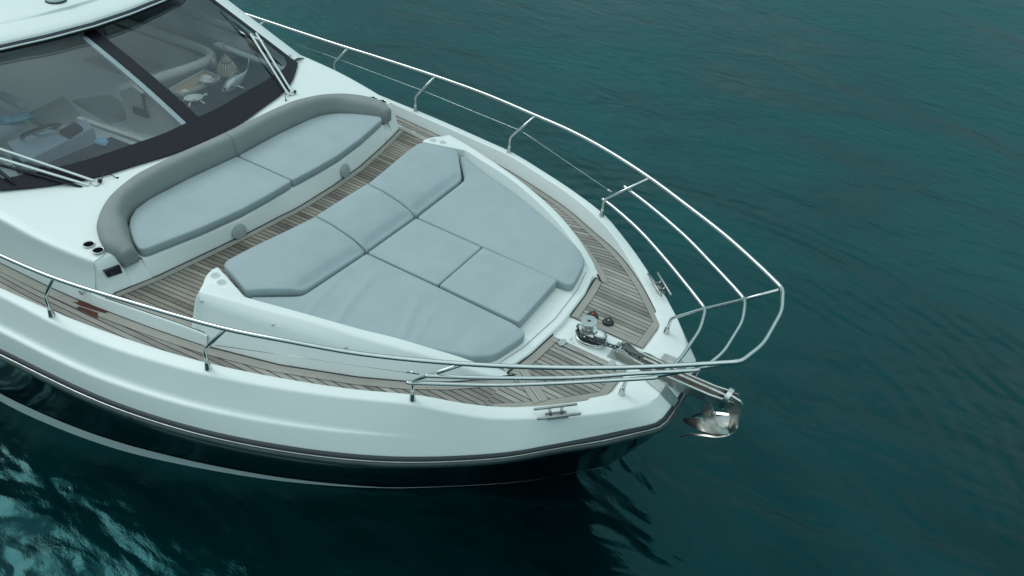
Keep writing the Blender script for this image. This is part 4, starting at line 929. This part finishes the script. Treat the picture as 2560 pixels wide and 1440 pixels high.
# port sill + inner side panels
G().box((-3.55, 1.70, 2.20), (1.3, .10, .05), None, .015).make('port_sill', WHI, Y, auto=50)
for q, zt_ in ((1, 2.2), (-1, 2.15)): G().grid([[(x, q * 1.80, 1.25) for x in (-7.9, -3.0)], [(x, q * 1.80, zt_) for x in (-7.9, -3.0)], [(x, q * 1.93, zt_ + .1) for x in (-7.9, -3.1)]]).make('cabin_lining', GREYM, Y, smooth=False)
# L-shaped saloon sofa with a padded roll along the top
rp = spl([(-4.22, .55, 2.03), (-4.20, .9, 2.03), (-4.17, 1.45, 2.03), (-4.26, 1.66, 2.03), (-4.45, 1.72, 2.03), (-5.2, 1.70, 2.03), (-6.2, 1.64, 2.03)], 40)
sf = empty('saloon_sofa', (0, 0, 0), Y); G().tube(rp, .065, 12).make('sofa_top_roll', GREYL, sf)
G().grid([[(p[0], p[1], z) for p in rp] for z in (2.03, 1.5)]).grid([[(p[0] * 1 - .16 * (1 if p[0] > -4.4 else .2), p[1] - .10 * (0 if p[0] > -4.3 else 1), z) for p in rp] for z in (2.0, 1.55)]).make('sofa_back', GREYL, sf)
G().prism([(-4.3, .55), (-4.3, 1.65), (-6.2, 1.62), (-6.2, 1.05), (-4.9, 1.05), (-4.85, .55)], 1.25, 1.62, .04).make('sofa_seat', GREYM, sf, auto=50)
G().prism([(-4.6, -.45), (-4.75, .02), (-5.25, .16), (-5.15, -.40)], 1.25, 1.72, .05).make('ottoman', GREYM, Y, auto=50)
G().prism([(-4.35, .10), (-4.25, .50), (-5.0, .62), (-5.2, .20)], 1.25, 1.66, .05).make('bench_seat', GREYM, Y, auto=50)
# companion seat facing the centreline
cs_ = empty('companion_seat', (0, 0, 0), Y)
q4, q3, q2, q1 = at(330, 216, z=2.10), at(455, 303, z=1.98), at(425, 352, z=1.62), at(345, 340, z=1.60)
l4, l1 = at(298, 229, z=2.07), at(318, 300, z=1.66)
bk = np.array([-.14, .10, 0])
g = G(); g.grid([[l4 + bk, l1 + bk], [l4, l1], [q4, q1], [q3, q2], [q3 + bk, q2 + bk]]); g.grid([[l4 + bk, l4, q4, q3], [l4 + bk * 1.1, l4 + bk, q4 + bk, q3 + bk]]); g.make('seat_back', GREYL, cs_, auto=25)
g = G().prism([at(*p, z=1.62)[:2] for p in ((240, 296), (262, 276), (306, 252), (325, 300), (345, 338), (300, 330))], 1.25, 1.62, .05); g.make('seat_squab', GREYL, cs_, auto=50)
def on_plane(u, v, P0, n, off=0):
    ray = CAM_R.T @ np.array([(u - 1280) / CAM_F, (v - 720) / CAM_F, 1.0]); return CAM_C + ray * (((P0 - CAM_C) @ n) / (ray @ n)) + n * off
n_ = np.cross(q3 - q4, q1 - q4); n_ /= np.linalg.norm(n_); n_ *= 1 if n_ @ (CAM_C - q4) > 0 else -1
vp_ = [on_plane(u, v, q4, n_, .022) for u, v in ((325, 261), (361, 276), (368, 295), (333, 281))]; G().grid([vp_ + vp_[:1], [p - n_ * .06 for p in vp_ + vp_[:1]]]).poly(vp_).make('seat_vent', BLACK, cs_, smooth=False)
# helm: console box, steering wheel and seat
hc = empty('helm_console', (0, 0, 0), Y)
G().prism([at(18, 362, z=2.1)[:2], at(217, 304, z=2.1)[:2], at(236, 326, z=2.1)[:2], at(58, 416, z=2.1)[:2]], 1.5, 2.14, .02).make('console_box', simple('console_vinyl', (.30, .35, .40), .55), hc, auto=40)
G().prism([at(150, 335, z=2.15)[:2], at(190, 312, z=2.15)[:2], at(208, 325, z=2.15)[:2], at(172, 345, z=2.15)[:2]], 2.12, 2.20, .02).make('instrument_hood', BLACK, hc, auto=40)
ctr = (at(53, 350, z=2.17) + at(150, 303, z=2.25)) / 2; ax = np.array([-.55, 0.1, .83]); ax /= np.linalg.norm(ax); uu = np.cross(ax, [0, 1, 0]); uu /= np.linalg.norm(uu); vv = np.cross(ax, uu)
sw = G().tube([ctr + .19 * (math.cos(a) * uu + math.sin(a) * vv) for a in np.linspace(0, 2 * PI, 37)], .016, 8, caps=False).make('steering_wheel', BLACK, hc)
for a in (0.3, 2.2, 4.4): G().tube([ctr, ctr + .185 * (math.cos(a) * uu + math.sin(a) * vv)], [.018, .010], 6).make('wheel_spoke', STEEL, sw)
hs = empty('helm_seat', (0, 0, 0), Y)
HB = simple('helm_blue_grey_vinyl', (.42, .49, .54), .6)
def pad(c, size, rot, mat, name, par): G().box(c, size, rot, .05).make(name, mat, par, auto=60)
ry = lambda a: np.array([[math.cos(a), 0, math.sin(a)], [0, 1, 0], [-math.sin(a), 0, math.cos(a)]])
pad((-4.72, -1.12, 1.95), (.55, .72, .14), ry(0), HB, 'seat_squab', hs); pad((-5.02, -1.12, 2.22), (.14, .72, .62), ry(-.22), HB, 'seat_back', hs); pad((-4.75, -.70, 2.10), (.42, .09, .09), ry(0), HB, 'armrest', hs)
G().lathe([(.12, 0), (.06, .05), (.05, .65)], (-4.75, -1.12, 1.25)).make('seat_pedestal', STEEL2, hs)
# ---- loose things inside, on the shelf behind the windscreen
SZ = 2.097
WOOD = simple('pale_wood', (.40, .27, .17), .55, var=.12, scale=14); SHELLM = simple('ivory_shell', (.75, .72, .66), .6, var=.08, scale=20, bump=.4, bscale=60)
SILV = simple('brushed_silver', (.7, .7, .68), .45, .5, var=.15, scale=10)
tr0 = np.array([at(u, v, z=SZ)[:2] for u, v in ((425, 232), (456, 245), (552, 202), (512, 184))])
tc_ = tr0.mean(0); tray = tag(empty('serving_tray', (tc_[0], tc_[1], SZ)), 'long wooden tray with a white woven rim behind the windscreen', 'tray')
lp = [(p[0] - tc_[0], p[1] - tc_[1]) for p in tr0]
G().prism(lp, .004, .016).make('tray_bottom', WOOD, tray, smooth=False)
g = G(); h = [np.array((*p, 0)) for p in lp] + [np.array((*lp[0], 0))]
for i in range(4):
    a, b = h[i], h[i + 1]; m = int(np.linalg.norm(b - a) / .028)
    for z in (.008, .028, .052): g.tube([a + [0, 0, z], b + [0, 0, z]], .004, 6)
    for k in range(m): 
        p, q = a + (b - a) * k / m, a + (b - a) * (k + 1) / m; g.tube([p + [0, 0, .008], q + [0, 0, .052]], .003, 5); g.tube([q + [0, 0, .008], p + [0, 0, .052]], .003, 5)
g.make('tray_rim', simple('white_weave', (.70, .68, .62), .6), tray)
def blob(c, r, seed, spikes=0.25, n=3):
    bm = bmesh.new(); bmesh.ops.create_icosphere(bm, subdivisions=n, radius=1); rr = np.random.default_rng(seed)
    dirs = rr.normal(size=(22, 3)); dirs /= np.linalg.norm(dirs, axis=1, keepdims=True)
    vs = []
    for v in bm.verts:
        p = np.array(v.co); k = max(0, (dirs @ p).max() - .86) / .14; q = p * (1 - .12 + spikes * k ** 2); vs.append(np.array(c) + q * np.array(r))
    fs = [[v.index for v in f.verts] for f in bm.faces]; bm.free(); return vs, fs
c = at(516, 203, z=SZ + .05); vs, fs = blob((0, 0, .05), (.07, .075, .05), 3, .45)
o = link('seashell', vs, fs, SHELLM); o.location = (c[0], c[1], SZ + .012); tag(o, 'spiky white seashell lying in the wooden tray', 'seashell')
c = at(462, 231, z=SZ + .02); vs, fs = blob((0, 0, .018), (.05, .04, .02), 5, .5)
o = link('coral_piece', vs, fs, SHELLM); o.location = (c[0], c[1], SZ + .012); tag(o, 'small white coral piece at the near end of the wooden tray', 'coral')
# turtle dish
c = at(486, 256, z=SZ); T_ = tag(empty('turtle_dish', (c[0], c[1], SZ)), 'ivory turtle shaped dish standing on the dark shelf near the mullion', 'ornament')
T_.rotation_euler = (0, 0, math.radians(70))
G().grid([[(r * 1.25 * math.cos(a), r * math.sin(a), z) for a in np.linspace(0, 2 * PI, 25)[:-1]] for r, z in ((.02, .03), (.06, .038), (.083, .062), (.088, .064), (.082, .05), (.05, .022), (.01, .018))], closed=True).make('turtle_bowl', SHELLM, T_)
g = G(); g.tube([(.095, 0, .05), (.125, 0, .062), (.150, 0, .066), (.165, 0, .06)], [.010, .012, .018, .008], 8); g.make('turtle_head', SHELLM, T_)
for (x, y) in ((.06, .07), (.06, -.07), (-.07, .06), (-.07, -.06)): G().tube([(x * .8, y * .8, .04), (x * 1.25, y * 1.25, .012), (x * 1.35, y * 1.45, .004)], [.014, .012, .016], 7).make('turtle_leg', SHELLM, T_)
# fish sculpture
c = at(590, 222, z=SZ); F_ = tag(empty('fish_sculpture', (c[0], c[1], SZ)), 'silver fish sculpture with open mouth and raised tail by the port window', 'sculpture'); 
ce = at(618, 178, z=SZ + .10); ch = at(556, 222, z=SZ + .05); F_.rotation_euler = (0, 0, math.atan2(ch[1] - ce[1], ch[0] - ce[0]))
prof = [(.19, .022, .030, .06), (.17, .045, .05, .06), (.12, .06, .075, .07), (.04, .062, .085, .08), (-.06, .048, .065, .09), (-.14, .028, .04, .105), (-.20, .012, .022, .125), (-.235, .006, .016, .15)]
g = G(); g.grid([[(x, a * math.cos(t), z + b * math.sin(t)) for t in np.linspace(0, 2 * PI, 21)[:-1]] for x, a, b, z in prof], closed=True); g.make('fish_body', SILV, F_)
G().grid([[(-.22, 0, .14), (-.30, 0, .28), (-.29, 0, .29)], [(-.235, .006, .14), (-.31, .006, .28), (-.30, .006, .29)]]).tube([(-.23, 0, .14), (-.27, 0, .20), (-.295, 0, .29)], [.01, .008, .004], 6).make('fish_tail', SILV, F_)
G().tube(spl([(.10, 0, .145), (.04, 0, .20), (-.06, 0, .20), (-.13, 0, .14)], 12), .005, 6).make('dorsal_fin', SILV, F_)
for s in (1, -1): G().tube(spl([(.05, s * .055, .07), (.02, s * .11, .05), (-.03, s * .13, .01)], 8), [.012] * 6 + [.006, .003], 6).make('pectoral_fin', SILV, F_); G().lathe([(.012, 0), (.010, .006), (.001, .008)], (.135, s * .058, .09), (0, s, .3), 12).make('fish_eye', BLACK, F_)
G().tube([(.19 + .018 * math.cos(a), .028 * math.sin(a), .062 + .018 * math.cos(a) * -1) for a in np.linspace(0, 2 * PI, 17)], .006, 6, caps=False).make('fish_lip', SILV, F_)
# rattan lantern and companion vase
c = at(570, 190, z=SZ); V_ = tag(empty('rattan_lantern', (c[0], c[1], SZ)), 'bell shaped rattan lantern with a tall stem on the shelf by the port window', 'lantern')
RAT = simple('rattan', (.42, .32, .25), .6, var=.1, scale=40); g = G()
for k in range(22):
    a = 2 * PI * k / 22; g.tube([(r * math.cos(a), r * math.sin(a), z) for r, z in ((.128, .06), (.108, .11), (.088, .15), (.070, .18))], .0045, 5)
g.make('rattan_ribs', simple('pale_rattan', (.80, .70, .58), .6), V_)
G().lathe([(.10, 0), (.12, .03), (.122, .060), (.115, .06), (.10, .11), (.078, .155), (.06, .18)], (0, 0, 0), seg=24).make('lantern_body', RAT, V_)
G().lathe([(.072, .175), (.070, .20), (.042, .24), (.014, .265), (.014, .28)], (0, 0, 0), seg=20).make('lantern_cap', RAT, V_); G().tube([(0, 0, .26), (0, 0, .42)], .014, 8).make('lantern_stem', simple('stem_wood', (.50, .37, .28), .6), V_)
c = at(536, 172, z=SZ); tag(G().lathe([(.03, 0), (.045, .03), (.04, .10), (.02, .13), (.001, .135)], (0, 0, 0), seg=16).make('small_vase', RAT, None), 'small brown vase standing left of the rattan lantern', 'vase').location = (c[0], c[1], SZ)
# duster cloth and folded towel
c = at(254, 357, z=2.11); D_ = tag(empty('duster', (c[0], c[1], 2.093)), 'fluffy light blue duster lying on the dark dashboard', 'duster')
vs, fs = blob((0, 0, .03), (.085, .06, .035), 11, .25); o = link('duster_head', vs, fs, simple('blue_microfibre', (.30, .52, .70), .9, var=.15, scale=60, bump=.8, bscale=150), D_)
G().tube([(-.06, .0, .04), (-.14, .02, .05)], .009, 8).make('duster_handle', simple('teal_plastic', (.05, .45, .42), .4), D_)
vs, fs = blob((0, 0, .02), (.16, .07, .03), 21, .6)
o = link('towel', vs, fs, simple('blue_towel', (.18, .42, .52), .9, var=.3, scale=25, bump=.6, bscale=80)); c = at(35, 296, z=2.04); o.location = (c[0], c[1], 2.02); o.rotation_euler = (0, 0, 1.1); tag(o, 'crumpled blue towel lying on the grey helm seat', 'towel')
# ================================================================= WATER
wm, nt, p = nodes('sea_water'); L = nt.links.new
tc = add(nt, 'ShaderNodeTexCoord')
def wave(scale, stretch, rot, detail, dist, rough=.55):
    mp = add(nt, 'ShaderNodeMapping', inp={'Scale': stretch, 'Rotation': (0, 0, rot)}); L(tc.outputs['Object'], mp.inputs[0])
    n = add(nt, 'ShaderNodeTexNoise', inp={'Scale': scale, 'Detail': detail, 'Roughness': rough, 'Distortion': dist}); L(mp.outputs[0], n.inputs['Vector']); return n
big = wave(.20, (1, 2.0, 1), .35, 4, .5); mid = wave(.75, (1, 1.7, 1), .5, 2.6, .4); sml = wave(2.6, (1, 2.4, 1), .75, 7, .35, .62); tiny = wave(22, (1, 1.5, 1), .3, 3, .2)
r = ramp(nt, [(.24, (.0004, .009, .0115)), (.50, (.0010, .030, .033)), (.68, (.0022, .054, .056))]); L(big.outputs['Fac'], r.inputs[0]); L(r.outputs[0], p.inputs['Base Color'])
p.inputs['Roughness'].default_value = .06; p.inputs['IOR'].default_value = 1.33; p.inputs['Specular IOR Level'].default_value = .72; p.inputs['Specular Tint'].default_value = (.17, .92, 1, 1)
# ripples are stronger where the breeze touches the water, weaker in the lee of the boat
gm = add(nt, 'ShaderNodeMapRange', inp={'From Min': .38, 'From Max': .62, 'To Min': .15, 'To Max': 1.4}); L(big.outputs['Fac'], gm.inputs[0])
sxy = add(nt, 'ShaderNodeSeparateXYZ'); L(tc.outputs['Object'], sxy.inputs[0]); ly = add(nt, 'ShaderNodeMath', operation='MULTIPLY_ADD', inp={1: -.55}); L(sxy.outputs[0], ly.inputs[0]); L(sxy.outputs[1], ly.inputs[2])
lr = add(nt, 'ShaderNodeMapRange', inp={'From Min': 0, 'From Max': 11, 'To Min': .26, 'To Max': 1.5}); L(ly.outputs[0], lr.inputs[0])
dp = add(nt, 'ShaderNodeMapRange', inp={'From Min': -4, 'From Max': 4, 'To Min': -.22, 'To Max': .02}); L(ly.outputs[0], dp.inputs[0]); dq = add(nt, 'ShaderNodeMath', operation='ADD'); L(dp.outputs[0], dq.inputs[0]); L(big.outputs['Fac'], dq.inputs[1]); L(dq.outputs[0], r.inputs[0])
gmm = add(nt, 'ShaderNodeMath', operation='MULTIPLY'); L(gm.outputs[0], gmm.inputs[0]); L(lr.outputs[0], gmm.inputs[1]); gm = gmm
b0 = add(nt, 'ShaderNodeBump', inp={'Strength': .55, 'Distance': .30}); L(mid.outputs['Fac'], b0.inputs['Height'])
b1 = add(nt, 'ShaderNodeBump', inp={'Distance': .060}); L(gm.outputs[0], b1.inputs['Strength']); L(sml.outputs['Fac'], b1.inputs['Height']); L(b0.outputs[0], b1.inputs['Normal'])
b2 = add(nt, 'ShaderNodeBump', inp={'Strength': .5, 'Distance': .0018}); L(tiny.outputs['Fac'], b2.inputs['Height']); L(b1.outputs[0], b2.inputs['Normal']); # faint rings spreading from the bow
vs_ = add(nt, 'ShaderNodeVectorMath', operation='DISTANCE', inp={1: (2.6, 1.2, 0)}); L(tc.outputs['Object'], vs_.inputs[0])
rg = add(nt, 'ShaderNodeMath', operation='MULTIPLY', inp={1: 23.0}); L(vs_.outputs['Value'], rg.inputs[0]); rn = add(nt, 'ShaderNodeMath', operation='MULTIPLY_ADD', inp={1: 9.0}); L(mid.outputs['Fac'], rn.inputs[0]); L(rg.outputs[0], rn.inputs[2])
sn = add(nt, 'ShaderNodeMath', operation='SINE'); L(rn.outputs[0], sn.inputs[0])
m1_ = add(nt, 'ShaderNodeMapRange', interpolation_type='SMOOTHSTEP', inp={'From Min': 2.4, 'From Max': 3.6}); L(vs_.outputs['Value'], m1_.inputs[0])
m2_ = add(nt, 'ShaderNodeMapRange', interpolation_type='SMOOTHSTEP', inp={'From Min': 4.4, 'From Max': 6.2, 'To Min': 1.0, 'To Max': 0.0}); L(vs_.outputs['Value'], m2_.inputs[0])
m3_ = add(nt, 'ShaderNodeMapRange', interpolation_type='SMOOTHSTEP', inp={'From Min': .5, 'From Max': 2.6}); L(sxy.outputs[1], m3_.inputs[0])
q1_ = add(nt, 'ShaderNodeMath', operation='MULTIPLY'); L(m1_.outputs[0], q1_.inputs[0]); L(m2_.outputs[0], q1_.inputs[1]); q2_ = add(nt, 'ShaderNodeMath', operation='MULTIPLY'); L(q1_.outputs[0], q2_.inputs[0]); L(m3_.outputs[0], q2_.inputs[1])
b3 = add(nt, 'ShaderNodeBump', inp={'Distance': .006}); L(q2_.outputs[0], b3.inputs['Strength']); L(sn.outputs[0], b3.inputs['Height']); L(b2.outputs[0], b3.inputs['Normal']); L(b3.outputs[0], p.inputs['Normal'])
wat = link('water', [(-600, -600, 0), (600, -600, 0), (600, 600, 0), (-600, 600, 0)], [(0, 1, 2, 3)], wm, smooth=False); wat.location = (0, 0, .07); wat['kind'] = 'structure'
# ================================================================= LIGHT
w = bpy.data.worlds.new('World'); sc.world = w; w.use_nodes = True; nt = w.node_tree; L = nt.links.new; bg = nt.nodes['Background']
SUN_EL, SUN_AZ = math.radians(42), math.radians(178)
sky = add(nt, 'ShaderNodeTexSky', sky_type='NISHITA', sun_disc=False, sun_elevation=SUN_EL, sun_rotation=math.radians(90) - SUN_AZ, air_density=1.0, dust_density=4.0, ozone_density=1.5)
hs_ = add(nt, 'ShaderNodeHueSaturation', inp={'Saturation': .5, 'Value': .45}); L(sky.outputs[0], hs_.inputs['Color'])
# overcast veil: brighter overhead than at the horizon, broken by soft cloud
tc = add(nt, 'ShaderNodeTexCoord'); cn = add(nt, 'ShaderNodeTexNoise', inp={'Scale': 2.6, 'Detail': 5, 'Roughness': .55}); L(tc.outputs['Generated'], cn.inputs['Vector'])
sx = add(nt, 'ShaderNodeSeparateXYZ'); L(tc.outputs['Generated'], sx.inputs[0])
e_ = add(nt, 'ShaderNodeMath', operation='MULTIPLY_ADD', inp={1: .78}); L(sx.outputs[2], e_.inputs[0]); m2 = add(nt, 'ShaderNodeMath', operation='MULTIPLY_ADD', inp={1: .85, 2: -.20}); L(cn.outputs['Fac'], m2.inputs[0]); L(m2.outputs[0], e_.inputs[2])
cr = ramp(nt, [(0.0, (.08, 1.0, 1.12)), (.30, (.95, 3.0, 3.3)), (.66, (5.0, 7.1, 7.4)), (1.0, (10.2, 12.4, 12.4))]); L(e_.outputs[0], cr.inputs[0])
mx = add(nt, 'ShaderNodeMix', data_type='RGBA', inp={0: .85}); L(hs_.outputs[0], mx.inputs[6]); L(cr.outputs[0], mx.inputs[7]); L(mx.outputs[2], bg.inputs['Color']); bg.inputs['Strength'].default_value = .12
sl = bpy.data.lights.new('sun', 'SUN'); sl.energy = .85; sl.angle = math.radians(27); sl.color = (.97, 1, .97); so = bpy.data.objects.new('sun', sl); COL.objects.link(so)
dv = Vector((math.cos(SUN_EL) * math.cos(SUN_AZ), math.cos(SUN_EL) * math.sin(SUN_AZ), math.sin(SUN_EL))); so.rotation_euler = dv.to_track_quat('Z', 'Y').to_euler(); so.location = (0, 0, 20)
sc.view_settings.view_transform = 'Standard'; sc.view_settings.look = 'None'; sc.view_settings.gamma = 1; sc.view_settings.exposure = -.07
sc.cycles.max_bounces = 8; sc.cycles.transparent_max_bounces = 12
